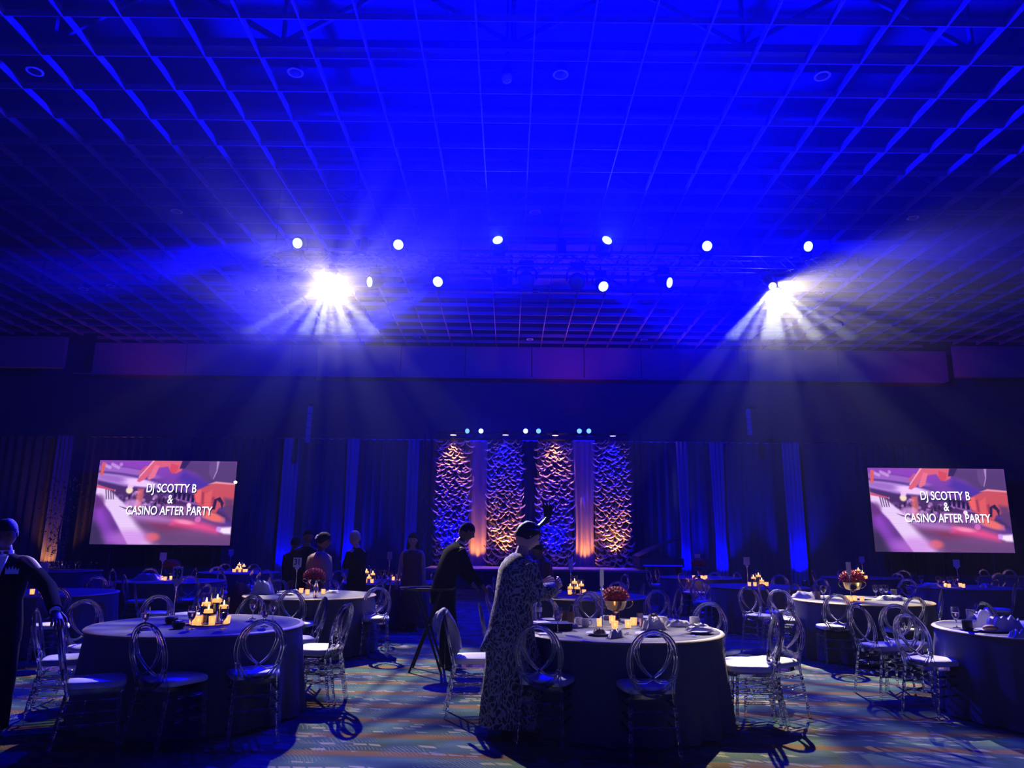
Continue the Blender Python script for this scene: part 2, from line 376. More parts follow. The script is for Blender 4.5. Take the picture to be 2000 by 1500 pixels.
# round speakers and downlights set just inside the grid
dl_body = MB().lathe([(0.12, 0.0), (0.135, 0.005), (0.135, 0.03), (0.11, 0.04), (0.10, 0.16), (0.0, 0.16)], seg=24).mesh('housing', BLACKM)
dl_ring = MB().lathe([(0.105, -0.004), (0.14, -0.004), (0.14, 0.012), (0.105, 0.012), (0.105, -0.004)], seg=24, cap=False).mesh('rim', mat('rim_paint', (0.5, 0.5, 0.55), 0.4))
dl_dome = MB().ball((0, 0, 0.03), 0.05, 12, 6, sz=0.6).mesh('lens', mat('dark_lens', (0.2, 0.2, 0.25), 0.15))
def dl_label(px, py):
    row = [q for q in DLS if (q[1] < 300) == (py < 300) and (q[1] > 650) == (py > 650) and (300 < q[1] < 500) == (300 < py < 500)]
    xs_ = sorted(q[0] for q in row)
    nm = 'nearest row of ceiling downlights' if py < 300 else 'second row of ceiling downlights' if py < 500 else 'row of downlights behind the truss' if py < 650 else 'farthest row of downlights'
    return 'round dark ring, ' + ordn(xs_.index(px), len(xs_)) + ' in the ' + nm
DLS = ((68, 140), (577, 142), (1095, 146), (1606, 149), (345, 413), (1045, 415), (1783, 426), (163, 565), (217, 559), (494, 565), (1046, 571), (1320, 571), (1818, 583), (1873, 575), (1602, 572), (1035, 663), (1258, 664), (815, 659))
for (px, py) in DLS:
    p = at_z(px, py, CEIL + 0.02)
    t = empty('downlight', p, label=dl_label(px, py), cat='downlight', group='recessed ceiling downlights')
    share('housing', dl_body, t); share('rim', dl_ring, t); share('lens', dl_dome, t)
p = at_z(990, 152, CEIL + 0.06)
t = empty('ceiling_camera', p, label='small pale camera pod beside a ceiling ring, between two slats', cat='camera')
MB().ball((0, 0, 0.0), 0.10, 16, 10).build('dome', mat('pod_grey', (0.35, 0.35, 0.4), 0.3), t); MB().lathe([(0.09, 0.05), (0.09, 0.16), (0.02, 0.17), (0.02, 2.3), (0, 2.3)], seg=16).build('mount', BLACKM, t)

# ================================================================ LIGHTING TRUSS OVER THE FLOOR
TY = 16.0; TZ = 7.98; h = 0.15
tr = empty('lighting_truss', (0, TY, TZ), label='long box truss hung under the ceiling carrying two rows of lamps', cat='truss')
X1, X2 = -5.9, 7.9
for a in (-1, 1):
    for b in (-1, 1):
        m = MB(); m.tube([(X1, a * h, b * h), (X2, a * h, b * h)], 0.026, 8); m.build('chord', ALU, tr)
m = MB(); n = 46
for i in range(n):
    xa = X1 + (X2 - X1) * i / n; xb = X1 + (X2 - X1) * (i + 1) / n; s = 1 if i % 2 else -1
    for a in (-1, 1):
        m.tube([(xa, a * h, s * h), (xb, a * h, -s * h)], 0.010, 5); m.tube([(xa, s * h, a * h), (xb, -s * h, a * h)], 0.010, 5)
m.build('lacing', ALU, tr, kind='stuff')
for x in (-5.6, -1.2, 3.2, 7.6):
    m = MB(); m.tube([(x, 0, h), (x, 0, 3.4)], 0.008, 6); m.build('hanging_cable', BLACKM, tr)
for x in (1.2, -3.5, 5.6):
    m = MB(); m.lathe([(0.09, 0.18), (0.10, 0.22), (0.10, 0.55), (0.05, 0.6), (0, 0.6)], (x, 0, 0), 12); m.build('hoist', BLACKM, tr)

def rotate_to(d):   # local +Z along d
    return Vector(d).to_track_quat('Z', 'Y').to_matrix()
head_me = MB().lathe([(0.0, -0.20), (0.07, -0.19), (0.12, -0.12), (0.145, 0.02), (0.15, 0.14), (0.135, 0.155), (0.0, 0.15)], seg=20).mesh('head', BLACKM)
def lens_mesh(r, mm, name):
    m = MB(); m.lathe([(0.0, 0.172), (r, 0.168), (r, 0.152), (0, 0.15)], seg=24)
    return m.mesh(name, mm)
lens_b = lens_mesh(0.118, LBLUE, 'lens')
def moving_head(px, py, Y, target, up, label, lens_me, scale=1.0, group=None, tz=None):
    p = at_y(px, py, Y); d = (Vector(target) - p).normalized()
    t = empty('moving_head_light', p, label=label, cat='stage light', group=group)
    R = rotate_to(d).to_4x4()
    for nm, me in (('head', head_me), ('lens', lens_me)):
        o = share(nm, me, t); o.matrix_local = R @ Matrix.Scale(scale, 4)
    side = Vector((1, 0, 0)); sg = -1 if up else 1
    m = MB(); k = scale
    m.tube([(-0.18 * k, 0, -0.02), (-0.19 * k, 0, 0.12 * sg * k), (-0.13 * k, 0, 0.22 * sg * k), (0.13 * k, 0, 0.22 * sg * k), (0.19 * k, 0, 0.12 * sg * k), (0.18 * k, 0, -0.02)], 0.018 * k, 6)
    m.build('yoke', BLACKM, t)
    m = MB(); m.box((0, 0, 0.27 * sg * k), (0.26 * k, 0.20 * k, 0.09 * k)); m.build('base', BLACKM, t, smooth=False)
    if tz is not None:
        m = MB(); m.tube([(0, 0, 0.28 * sg * k), (0, 0, tz - p.z)], 0.022, 8); m.build('clamp', BLACKM, t)
    return t
HL = ['blue wash light farthest along the upper row, at the left end of the long truss', 'second lamp from the left end of the upper row on the truss',
      'round blue-white lamp of the upper row facing us, left of the middle', 'round blue-white lamp of the upper row facing us, right of the middle',
      'second lamp from the right end of the upper row on the truss', 'narrow-looking lamp at the right end of the upper row on the truss',
      'turned lamp under the truss next to the left dazzling white spot', 'lamp under the truss throwing the strong blue beam down to the left',
      'middle lamp under the truss with a pale blue flare', 'lamp under the truss throwing a faint beam down to the right',
      'turned lamp under the truss, last one before the right dazzling white spot']
for i, (px, py, t, a, p) in enumerate(HEADS):
    moving_head(px, py, 15.85, t, i < 6, HL[i], lens_b, tz=TZ + (h if i < 6 else -h))
for i, (p, tg, lb) in enumerate(((WL, (-1.6, 5.7, 0.0), 'dazzling white profile spot near the left end of the truss'), (WR, (5.6, 6.3, 0.0), 'dazzling white profile spot near the right end of the truss'))):
    d = (Vector(tg) - p).normalized(); c = p - d * 0.30
    t = empty('profile_spotlight', c, label=lb, cat='stage light')
    R = rotate_to(d).to_4x4()
    b = MB().lathe([(0, -0.35), (0.10, -0.34), (0.12, -0.1), (0.09, 0.0), (0.085, 0.20), (0.10, 0.22), (0.10, 0.255), (0.0, 0.25)], seg=16).build('barrel', BLACKM, t); b.matrix_local = R
    b = MB().lathe([(0, 0.262), (0.075, 0.262), (0.075, 0.256), (0, 0.255)], seg=20).build('lens', LWHITE, t); b.matrix_local = R
    m = MB(); m.tube([(-0.15, 0, 0), (-0.15, 0, 0.30), (0.15, 0, 0.30), (0.15, 0, 0)], 0.014, 6); m.build('yoke', BLACKM, t)
    m = MB(); m.tube([(0, 0, 0.29), (0, TY - h - c.y, TZ - h - c.z)], 0.02, 8); m.build('clamp', BLACKM, t)
# two dark heads hanging unlit by the middle
for px, py, lb in ((1028, 545, 'unlit dark moving head under the truss, left of the two in the middle'), (1127, 548, 'unlit dark moving head under the truss, right of the two in the middle')):
    t = moving_head(px, py, 15.95, at_z(px, 1500, 0), False, lb, lens_mesh(0.118, BLACKG, 'lens'), 1.3, tz=TZ - h)

# ================================================================ BACK OF THE ROOM
def fold_sheet(m, x0, x1, y, z0, z1, amp, wl, rng, taper=None, nz=6, thick=0.0):
    nx = max(8, int((x1 - x0) / wl * 6)); ph = rng.random() * 6
    P = []
    for j in range(nz + 1):
        f = j / nz; z = z0 + (z1 - z0) * f; row = []
        k = taper(f) if taper else 1.0; xc = (x0 + x1) / 2
        for i in range(nx + 1):
            u = i / nx; x = x0 + (x1 - x0) * u
            yy = y - amp * (0.55 + 0.45 * math.sin(u * 3.1 + ph * 2)) * math.sin((x - x0) / wl * 2 * PI + 0.8 * math.sin(x * 1.7 + ph))
            row.append((xc + (x - xc) * k, yy, z))
        P.append(row)
    m.grid(P, thick)
# black pipe-and-drape right across the back
DT = at_y(1000, 861, 28.3).z
edges = [-24, -20.4, -16.2, -12.5, -9.0, -5.6, -3.4, 5.0, 7.2, 10.8, 14.4, 18.0, 21.6, 25]
bd = empty('black_drape_line', (0, 0, 0), label='tall black pipe-and-drape line closing the back of the hall', cat='curtain')
for a, b in zip(edges[:-1], edges[1:]):
    m = MB(); fold_sheet(m, a, b, 28.3, 0.01, DT, 0.07, 0.34, rnd, thick=0.02); m.build('drape_panel', VELOUR, bd)
m = MB(); m.tube([(-24, 28.3, DT + 0.01), (25, 28.3, DT + 0.01)], 0.03, 8); m.build('top_pipe', ALU, bd)
# uplit pale drape columns with their floor lamps
LB = 'uplit blue drape column '
cols = [(560, 30, BLUE, 14, 'widest gap left of the standing group', 1), (683, 26, BLUE, 40, 'behind the grey-haired guest in black', 1), (803, 22, BLUE, 12, 'behind the long-haired woman in a dark dress', 1),
        (1337, 24, BLUE, 30, 'just right of the ruffled stage columns', 1), (1406, 30, BLUE, 50, 'between two others, tied in at the bottom', 0), (1553, 34, BLUE, 55, 'brightest one, straight, left of the right screen', 0),
        (108, 34, AMBER, 6, '', 0)]
for px, wpx, c, pw, lb, tp in cols:
    y = 27.9; xa = at_y(px - wpx / 2, 1000, y).x; xb = at_y(px + wpx / 2, 1000, y).x
    m = MB(); fold_sheet(m, xa, xb, y, 0.02, DT - 0.02, 0.05, 0.16, rnd, taper=(lambda f: 0.72 + 0.4 * abs(f - 0.35)) if px in (1337, 1406, 683) else None, nz=12, thick=0.008)
    o = m.build('drape_column', SHEER); tag(o, (LB + lb) if lb else 'amber uplit drape column behind the potted tree', 'curtain')
    lx = (xa + xb) / 2
    t = empty('floor_uplight', (lx, y - 0.42, 0.0), label='black floor lamp, ' + ('leftmost at the blue drapes', 'left of the grey-haired guest', 'behind the long-haired woman', 'right of the ruffled columns', 'at the tied-in blue drape', 'under the brightest straight blue drape', 'lighting the amber drape by the tree')[[q[0] for q in cols].index(px)], cat='uplight')
    MB().lathe([(0.09, 0), (0.10, 0.02), (0.10, 0.2), (0.085, 0.22), (0.0, 0.20)], seg=14).build('body', BLACKM, t)
    MB().lathe([(0, 0.215), (0.075, 0.215), (0.075, 0.205), (0, 0.204)], seg=14).build('lens', LBLUE2 if c is BLUE else LAMB, t)
    lamp('SPOT', (lx, y - 0.42, 0.26), pw * 30, c, target=(lx, y - 0.06, 1.5), angle=84, blend=0.9, radius=0.05, name='uplight_lamp')

# ---------------------------------------------------------------- LED screens
NX, NY = 264, 158
def paint():
    U, V = np.meshgrid((np.arange(NX) + .5) / NX, (np.arange(NY) + .5) / NY)   # V downwards
    C = np.zeros((NY, NX, 3))
    def srgb(r, g, b): return np.array([r, g, b]) / 255.0
    def sm(a, b, x): t = np.clip((x - a) / (b - a), 0, 1); return t * t * (3 - 2 * t)
    def lay(mask, col, al=1.0):
        nonlocal C
        q = (np.clip(mask, 0, 1) * al)[..., None]; C = C * (1 - q) + srgb(*col) * q
    def poly(pts, soft=0.006):
        inside = np.zeros_like(U, bool); dmin = np.full_like(U, 9.0); n = len(pts)
        for i in range(n):
            x1, y1 = pts[i]; x2, y2 = pts[(i + 1) % n]
            c = ((y1 > V) != (y2 > V)) & (U < (x2 - x1) * (V - y1) / ((y2 - y1) or 1e-9) + x1); inside ^= c
            L2 = (x2 - x1) ** 2 + ((y2 - y1) * .6) ** 2
            t = np.clip(((U - x1) * (x2 - x1) + (V - y1) * .36 * (y2 - y1)) / max(L2, 1e-9), 0, 1)
            dmin = np.minimum(dmin, np.hypot(U - x1 - t * (x2 - x1), (V - y1 - t * (y2 - y1)) * .6))
        sd = np.where(inside, dmin, -dmin); return sm(-soft, soft, sd)
    def ell(cx, cy, rx, ry, soft=0.15, ang=0.0):
        a = math.radians(ang); x = U - cx; y = (V - cy) * .6
        xr = x * math.cos(a) + y * math.sin(a); yr = -x * math.sin(a) + y * math.cos(a)
        return 1 - sm(1 - soft, 1 + soft, np.hypot(xr / rx, yr / (ry * .6)))
    # backdrop
    C[:] = srgb(120, 62, 165); lay(sm(.45, 1, U), (84, 52, 140)); lay(1 - sm(0, .25, V), (150, 72, 190), .5)
    lay(ell(.30, .08, .16, .3, .6), (140, 62, 185), .6)
    # arm and jacket on the right
    lay(poly([(.60, 0), (1, 0), (1, .62), (.90, .50), (.84, .30), (.70, .14), (.60, .10)], .02), (84, 58, 112), .95)
    lay(poly([(.80, 0), (.865, 0), (.86, .10), (.825, .22), (.80, .14)], .008), (100, 70, 130))
    lay(poly([(.852, 0), (.872, 0), (.862, .12), (.84, .22), (.835, .21), (.855, .11)], .004), (190, 150, 210), .8)
    lay(poly([(.62, .12), (.84, .30), (.80, .36), (.68, .32), (.58, .22)], .03), (74, 48, 160), .9)
    # turntable
    lay(ell(.20, .17, .30, .09, .2, 8), (110, 60, 160)); lay(ell(.20, .14, .25, .05, .2, 8), (168, 110, 205), .7)
    lay(ell(.16, .27, .40, .12, .10, 7), (96, 60, 140)); lay(ell(.14, .26, .36, .085, .15, 7), (186, 140, 225), .8)
    lay(ell(.30, .27, .12, .045, .4, 8), (240, 200, 255), .9); lay(ell(.10, .22, .10, .03, .5, 8), (150, 100, 190), .8)
    lay(poly([(0, .24), (.2, .31), (.48, .34), (.70, .38), (.70, .42), (.4, .40), (.15, .36), (0, .30)], .012), (60, 36, 96), .9)
    for k in range(9): lay(ell(.03 + .016 * k, .05 + .012 * (k % 4), .012, .022, .5), (214, 170, 235), .6)
    lay(poly([(.02, .03), (.045, .03), (.035, .18), (.012, .18)], .006), (214, 90, 90))
    # mixer dark field with knobs and glints
    lay(poly([(0, .30), (.25, .36), (.55, .42), (.95, .62), (1, .72), (.6, .62), (.25, .62), (.12, .45)], .02), (70, 42, 92), .95)
    rg = np.random.RandomState(5)
    for k in range(60):
        u = rg.uniform(.12, .62); v = .36 + .36 * (u - .1) * .5 + rg.uniform(-.02, .20)
        lay(ell(u, v, rg.uniform(.006, .018), rg.uniform(.01, .03), .4), (220, 160, 235) if k % 3 else (120, 70, 160), .55)
    for k in range(26):
        u = rg.uniform(.10, .60); v = .40 + rg.uniform(0, .22); lay(poly([(u, v), (u + .014, v), (u + .012, v + .06), (u - .002, v + .06)], .004), (36, 22, 52), .8)
    lay(poly([(.30, .34), (.345, .34), (.335, .62), (.285, .60)], .012), (226, 110, 110), .75); lay(ell(.24, .36, .025, .04, .3), (240, 215, 190)); lay(ell(.245, .31, .022, .03, .3), (236, 190, 240), .9)
    lay(ell(.68, .48, .10, .03, .3, 14), (150, 90, 180), .8)
    for k in range(6):
        u = .565 + .033 * k; v = .36 + .012 * k; lay(poly([(u, v), (u + .02, v + .005), (u + .016, v + .09), (u - .004, v + .085)], .004), (26, 20, 50), .95)
    lay(poly([(.50, .52), (.75, .56), (.95, .68), (.95, .74), (.7, .66), (.50, .60)], .01), (186, 110, 190), .6); lay(ell(.68, .53, .016, .025, .2), (245, 215, 235)); lay(ell(.47, .68, .013, .022, .2), (236, 200, 240))
    # white fader plate running down the left
    lay(poly([(0, .30), (.10, .36), (.20, .50), (.34, .68), (.50, 1), (.27, 1), (.12, .62), (0, .40)], .012), (226, 196, 240))
    for k in range(4): lay(poly([(.065 + .017 * k, .345), (.073 + .017 * k, .345), (.085 + .017 * k, .47), (.078 + .017 * k, .47)], .003), (70, 46, 92), .9)
    lay(poly([(.18, .55), (.30, .60), (.22, .58)], .004), (50, 30, 70)); lay(poly([(0, .30), (.12, .35), (.14, .37), (0, .33)], .004), (206, 80, 110))
    lay(ell(.27, .52, .06, .05, .5), (225, 165, 240), .7)
    # blurred lower left
    lay(poly([(0, .42), (.12, .64), (.27, 1), (0, 1)], .01), (112, 56, 150)); lay(ell(.03, .92, .14, .2, .5), (58, 44, 84)); lay(poly([(.03, .52), (.22, .98), (.12, 1), (.02, .7)], .03), (150, 70, 205), .7)
    lay(ell(.03, .5, .04, .08, .5), (96, 46, 116), .8)
    # lower right desk with red light
    lay(poly([(.27, .66), (.62, .62), (1, .80), (1, 1), (.46, 1)], .03), (118, 70, 128)); lay(poly([(.35, .70), (.58, .70), (.72, .80), (.50, .86)], .04), (130, 50, 86), .9)
    lay(poly([(.28, .62), (.50, .66), (.60, .70), (.58, .75), (.32, .72)], .03), (178, 122, 205), .8)
    lay(poly([(.33, .74), (.70, .90), (1, .92), (1, 1), (.45, 1)], .05), (96, 66, 112), .8)
    lay(poly([(.58, .70), (.80, .74), (.93, .82), (.90, .86), (.70, .80), (.56, .76)], .03), (228, 76, 140)); lay(ell(.66, .73, .07, .025, .6, 8), (250, 150, 190), .8)
    lay(poly([(.90, .795), (1, .785), (1, .87), (.95, .865), (.90, .83)], .012), (240, 220, 250)); lay(ell(.91, .81, .018, .03, .3), (190, 130, 240), .8)
    lay(ell(.44, .91, .05, .05, .5), (226, 90, 80), .9); lay(ell(.29, .93, .16, .10, .6), (196, 120, 220), .6); lay(ell(.755, .70, .022, .035, .15), (222, 110, 190), .8)
    # left hand over the record
    sk = (214, 92, 120); hi = (246, 170, 190); lo = (150, 48, 84)
    lay(poly([(.38, 0), (.62, 0), (.60, .12), (.56, .155), (.52, .12), (.50, .07), (.42, .09), (.385, .10)], .006), sk)
    lay(poly([(.385, .0), (.43, .03), (.345, .22), (.305, .262), (.285, .25), (.30, .20)], .005), sk); lay(poly([(.34, .06), (.36, .08), (.30, .16), (.28, .155)], .004), (196, 84, 130))
    lay(poly([(.405, .05), (.44, .06), (.41, .20), (.375, .235), (.36, .22)], .005), (226, 110, 140)); lay(poly([(.52, .03), (.58, .06), (.565, .14), (.535, .155), (.515, .12)], .006), (206, 72, 92))
    lay(poly([(.385, .0), (.40, .0), (.30, .21), (.293, .20)], .003), hi, .8); lay(poly([(.60, .0), (.66, 0), (.625, .09), (.585, .095)], .005), (50, 34, 90))
    # right hand on the knobs
    lay(poly([(.71, .37), (.78, .31), (.86, .25), (1, .27), (1, .52), (.90, .56), (.88, .62), (.80, .58), (.74, .52), (.71, .44)], .008), (196, 78, 92))
    lay(poly([(.71, .36), (.76, .34), (.76, .50), (.73, .50)], .006), (230, 96, 100)); lay(poly([(.79, .40), (.84, .34), (.83, .56), (.79, .55)], .008), (220, 90, 96), .9)
    lay(poly([(.765, .38), (.78, .37), (.785, .52), (.77, .52)], .006), lo, .8); lay(poly([(.84, .44), (.86, .42), (.87, .58), (.85, .58)], .006), lo, .8)
    lay(poly([(.80, .28), (.86, .245), (1, .265), (1, .285), (.86, .27)], .004), hi, .7); lay(poly([(.86, .46), (.90, .43), (.93, .50), (.92, .58), (.905, .50), (.88, .47), (.87, .58), (.85, .58)], .005), (44, 28, 70))
    lay(poly([(.93, .44), (1, .46), (1, .7), (.94, .62)], .02), (92, 56, 104), .9); lay(ell(.85, .66, .09, .05, .4, 20), (240, 110, 100), .9)
    # fine module lines
    C *= (1 - 0.05 * (np.arange(NY) % 3 == 0))[:, None, None]
    C = np.clip(C, 0, 1); lin = np.where(C <= 0.04045, C / 12.92, ((C + 0.055) / 1.055) ** 2.4)
    return lin
IMG = paint()
def screen_mesh(w, h):
    m = MB()
    xs = np.linspace(-w / 2, w / 2, NX + 1); zs = np.linspace(h / 2, -h / 2, NY + 1)
    me = bpy.data.meshes.new('picture')
    X, Z = np.meshgrid(xs, zs); n = (NX + 1) * (NY + 1)
    co = np.zeros((n, 3)); co[:, 0] = X.ravel(); co[:, 2] = Z.ravel()
    i, j = np.meshgrid(np.arange(NY), np.arange(NX), indexing='ij'); a = (i * (NX + 1) + j).ravel()
    fs = np.stack([a, a + NX + 1, a + NX + 2, a + 1], 1)
    me.vertices.add(n); me.vertices.foreach_set('co', co.ravel())
    me.loops.add(fs.size); me.loops.foreach_set('vertex_index', fs.ravel().astype(np.int32))
    me.polygons.add(len(fs)); me.polygons.foreach_set('loop_start', np.arange(len(fs), dtype=np.int32) * 4)
    me.update()
    ca = me.color_attributes.new('led', 'FLOAT_COLOR', 'CORNER')
    c = np.ones((len(fs), 4, 4)); c[:, :, :3] = IMG.reshape(-1, 1, 3); ca.data.foreach_set('color', c.ravel())
    mm = bpy.data.materials.new('led_picture'); mm.use_nodes = True; N = mm.node_tree.nodes; L = mm.node_tree.links
    N.remove(N['Principled BSDF']); e = N.new('ShaderNodeEmission'); at = N.new('ShaderNodeAttribute'); at.attribute_name = 'led'
    L.new(at.outputs['Color'], e.inputs[0]); e.inputs[1].default_value = 1.15; L.new(e.outputs[0], N['Material Output'].inputs[0])
    mm.cycles.emission_sampling = 'NONE'; me.materials.append(mm); return me
TXT = mat('led_white_text', (1, 1, 1), 0.5, emit=(1, 1, 1), es=1.3)
TXS = mat('led_shadow_text', (0, 0, 0), 0.9)
def text(s, size, m, parent, loc, name='caption', sx=0.86, ext=0.002, rot=(PI / 2, 0, 0), off=0.0):
    cu = bpy.data.curves.new(name, 'FONT'); cu.body = s; cu.size = size; cu.align_x = 'CENTER'; cu.align_y = 'CENTER'; cu.extrude = ext; cu.offset = off
    cu.materials.append(m); o = bpy.data.objects.new(name, cu); COL.objects.link(o); o.parent = parent; o.location = loc; o.rotation_euler = (0, 0, 0)
    dg = bpy.context.evaluated_depsgraph_get(); dg.update(); me = bpy.data.meshes.new_from_object(o.evaluated_get(dg)); bpy.data.objects.remove(o)
    if not me.materials: me.materials.append(m)
    o = bpy.data.objects.new(name, me); COL.objects.link(o); o.parent = parent; o.location = loc; o.rotation_euler = rot; o.scale = (sx, 1, 1)
    return o
SW, SH = 5.13, 3.07
pic = screen_mesh(SW, SH)
for cx, lb in ((-12.76, 'large lit screen with party announcement at the left, showing hands at a mixing desk'), (16.01, 'large lit screen with party announcement at the right, showing hands at a mixing desk')):
    t = empty('led_screen', (cx, 27.0, 2.82), label=lb, cat='screen')
    m = MB(); m.box((0, 0.09, 0), (SW + 0.08, 0.16, SH + 0.08)); m.build('cabinet', BLACKM, t, smooth=False)
    share('picture', pic, t)
    for s, z, k in (('DJ SCOTTY B', 0.50, 0.45), ('&', 0.10, 0.45), ('CASINO AFTER PARTY', -0.32, 0.45)):
        text(s, k, TXT, t, (0.22, -0.02, z), sx=0.70, off=0.004); text(s, k, TXS, t, (0.25, -0.006, z - 0.03), name='caption_shadow', sx=0.70)
    for dx in (-1.9, 1.9):
        m = MB(); m.tube([(dx, 0.22, 1.4), (dx, 0.22, -2.81)], 0.03, 8); m.tube([(dx, 0.22, -2.8), (dx, 0.9, -2.8)], 0.03, 8); m.build('support_leg', BLACKM, t)

# hanging speaker columns and two little bright fittings on the drape line
for px, y0, y1, lb in ((607, 788, 860, 'slim column of speaker boxes hanging high left of the stage'), (1460, 794, 846, 'slim column of speaker boxes hanging high right of the stage')):
    p0 = at_y(px, y0, 26.2); p1 = at_y(px, y1, 26.2); t = empty('line_array_speaker', (p0.x, 26.2, p1.z), label=lb, cat='speaker')
    hh = (p0.z - p1.z); m = MB(); m.box((.12, 0, hh - .06), (.34, .1, .08)); m.build('bumper', BLACKM, t, smooth=False); m = MB(); m.tube([(.12, 0, hh - .02), (.12, 0, CEIL - p1.z)], .008, 6); m.build('cable', BLACKM, t)
    for k in range(5): m = MB(); m.box((0, -.02 * k, hh * (.86 - .2 * k) - .05), (.14, .14, hh * .18), M=Matrix.Rotation(.04 * k, 3, 'X')); m.build('box', mat('speaker_grille', (.12, .12, .14), .6), t, smooth=False)
for px, py, yy, lb in ((1329, 949, 28.0, 'tiny bright white fitting on the drapes right of the ruffled columns'), (460, 942, 26.8, 'tiny bright white fitting at the right edge of the left screen')):
    p0 = at_y(px, py, yy); t = empty('small_lamp', p0, label=lb, cat='lamp')
    m = MB(); m.box((0, .06, 0), (.16, .12, .08)); m.build('housing', BLACKM, t, smooth=False); m = MB(); m.lathe([(0, 0), (.045, 0), (.05, .02), (0, .02)], (0, 0, 0), 12, M=Matrix.Rotation(1.57, 3, 'X')); m.build('lens', LWHITE, t)
# ---------------------------------------------------------------- stage
sg = empty('stage', (0.9, 26.0, 0), label='low dark stage platform in front of the ruffled columns', cat='stage')
m = MB()
for i in range(4): 
    m = MB(); m.box((-2.78 + i * 1.87 , 0, 0.60), (1.86, 3.6, 0.06)); m.build('deck', STAGEM, sg, smooth=False)
m = MB(); fold_sheet(m, -3.7, 3.75, -1.8, 0.0, 0.57, 0.02, 0.2, rnd, thick=0.01); m.build('skirt', VELOUR, sg)
# goal-post truss with lamps
gy = 27.8; gz = at_y(1040, 853, gy).z
gt = empty('stage_truss', (0, gy, 0), label='black goalpost truss over the stage holding small lamps', cat='truss')
xa = at_y(853, 853, gy).x; xb = at_y(1228, 853, gy).x
for a in (-1, 1):
    for b in (-1, 1):
        m = MB(); m.tube([(xa, a * .12, gz + b * .12), (xb, a * .12, gz + b * .12)], 0.025, 6); m.build('chord', BLACKM, gt)
m = MB(); n = 30
for i in range(n):
    x1 = xa + (xb - xa) * i / n; x2 = xa + (xb - xa) * (i + 1) / n; s = 1 if i % 2 else -1
    m.tube([(x1, -.12, gz + s * .12), (x2, -.12, gz - s * .12)], 0.012, 5); m.tube([(x1, s * .12, gz - .12), (x2, -s * .12, gz - .12)], 0.012, 5)
m.build('lacing', BLACKM, gt, kind='stuff')
for x in (xa - 0.35, xb + 0.35):
    m = MB()
    for a in (-.12, .12):
        for b in (-.12, .12): m.tube([(x + a, b, 0.0), (x + a, b, gz + 0.12)], 0.025, 6)
    for k in range(18): m.tube([(x - .12 if k % 2 else x + .12, -.12, k * .29), (x + .12 if k % 2 else x - .12, -.12, (k + 1) * .29)], 0.012, 5)
    m.build('leg', BLACKM, gt)
# small blue pars standing on the truss
lens_d = lens_mesh(0.118, LBLUE2, 'lens')
for i, (px, tx, hot) in enumerate(((916, -2.5, 0), (939, 0.5, 1), (1026, 0.3, 1), (1050, 1.2, 0), (1132, -0.8, 0), (1152, -2.0, 0))):
    p = at_y(px, 842, gy - 0.1); tg = (p.x + tx * 3, 14, 4.0 + tx * 0)
    moving_head(px, 842, gy - 0.1, tg, True, ['dim turned blue lamp leftmost on the stage truss', 'brightest blue lamp on the stage truss, with a glow', 'bright blue lamp over the middle of the stage truss',
        'patterned blue lamp right beside the bright middle one on the stage truss', 'blue lamp of the right pair on the stage truss, the larger', 'narrow blue lamp rightmost on the stage truss'][i], lens_b if hot else lens_d, 0.78)
lamp('SPOT', at_y(939, 842, gy - 0.5), 260, BLUE, target=(0.6, 14, 5.0), angle=70, blend=0.9, radius=0.08, name='stage_blue_lamp')
lamp('SPOT', at_y(1026, 842, gy - 0.5), 120, BLUE, target=(1.2, 14, 4.0), angle=60, blend=0.9, radius=0.08, name='stage_blue_lamp')
# ruffled feature columns
def ruffle_mesh(w, z0, z1, seed):
    rg = random.Random(seed); m = MB()
    rows = int((z1 - z0) / 0.125)
    for r in range(rows):
        z = z1 - (r + 0.3) * (z1 - z0) / rows
        nn = 6
        for i in range(nn):
            cx = -w / 2 + w * (i + 0.5 + (0.5 if r % 2 else 0) - 0.25) / nn + rg.uniform(-.05, .05); ww = rg.uniform(.08, .19); dp = rg.uniform(.05, .14); ti = rg.uniform(-.9, .9)
            if abs(cx) > w / 2: continue
            zz = z + rg.uniform(-.06, .06); P = []; ns = 7
            for k in range(ns + 1):      # a sagging swag with a rolled lower lip
                u = k / ns * 2 - 1; sag = dp * (1 - u * u); x = cx + u * ww; zl = zz - sag + ti * u * 0.10
                yo = -(0.05 + 0.14 * (1 - u * u) + rg.uniform(-.012, .012))
                P.append([(x, yo * .5, zl + 0.050), (x, yo * 0.85, zl + 0.030), (x, yo * 1.05, zl + 0.008), (x, yo * 1.0, zl - 0.014), (x, yo * 0.72, zl - 0.020)])
            m.grid(P)
        if rg.random() < 0.5:            # loose curl
            x = rg.uniform(-w / 2, w / 2); pts = [(x + .05 * math.sin(t * 1.3), -0.16 - .05 * math.cos(t * 1.7), z - t * .05) for t in range(5)]
            m.tube(pts, [.006, .018, .022, .015, .004], 5)
    return m
pan = [(850, 917, 862, 1104), (953, 1019, 862, 1100), (1050, 1117, 863, 1104), (1163, 1230, 864, 1092)]
plab = ['ruffled fabric column on the stage, leftmost, amber at the top', 'ruffled fabric column on the stage, second from the left, blue at the top',
        'ruffled fabric column on the stage, third from the left, amber at the top', 'ruffled fabric column on the stage, rightmost, blue at the top']
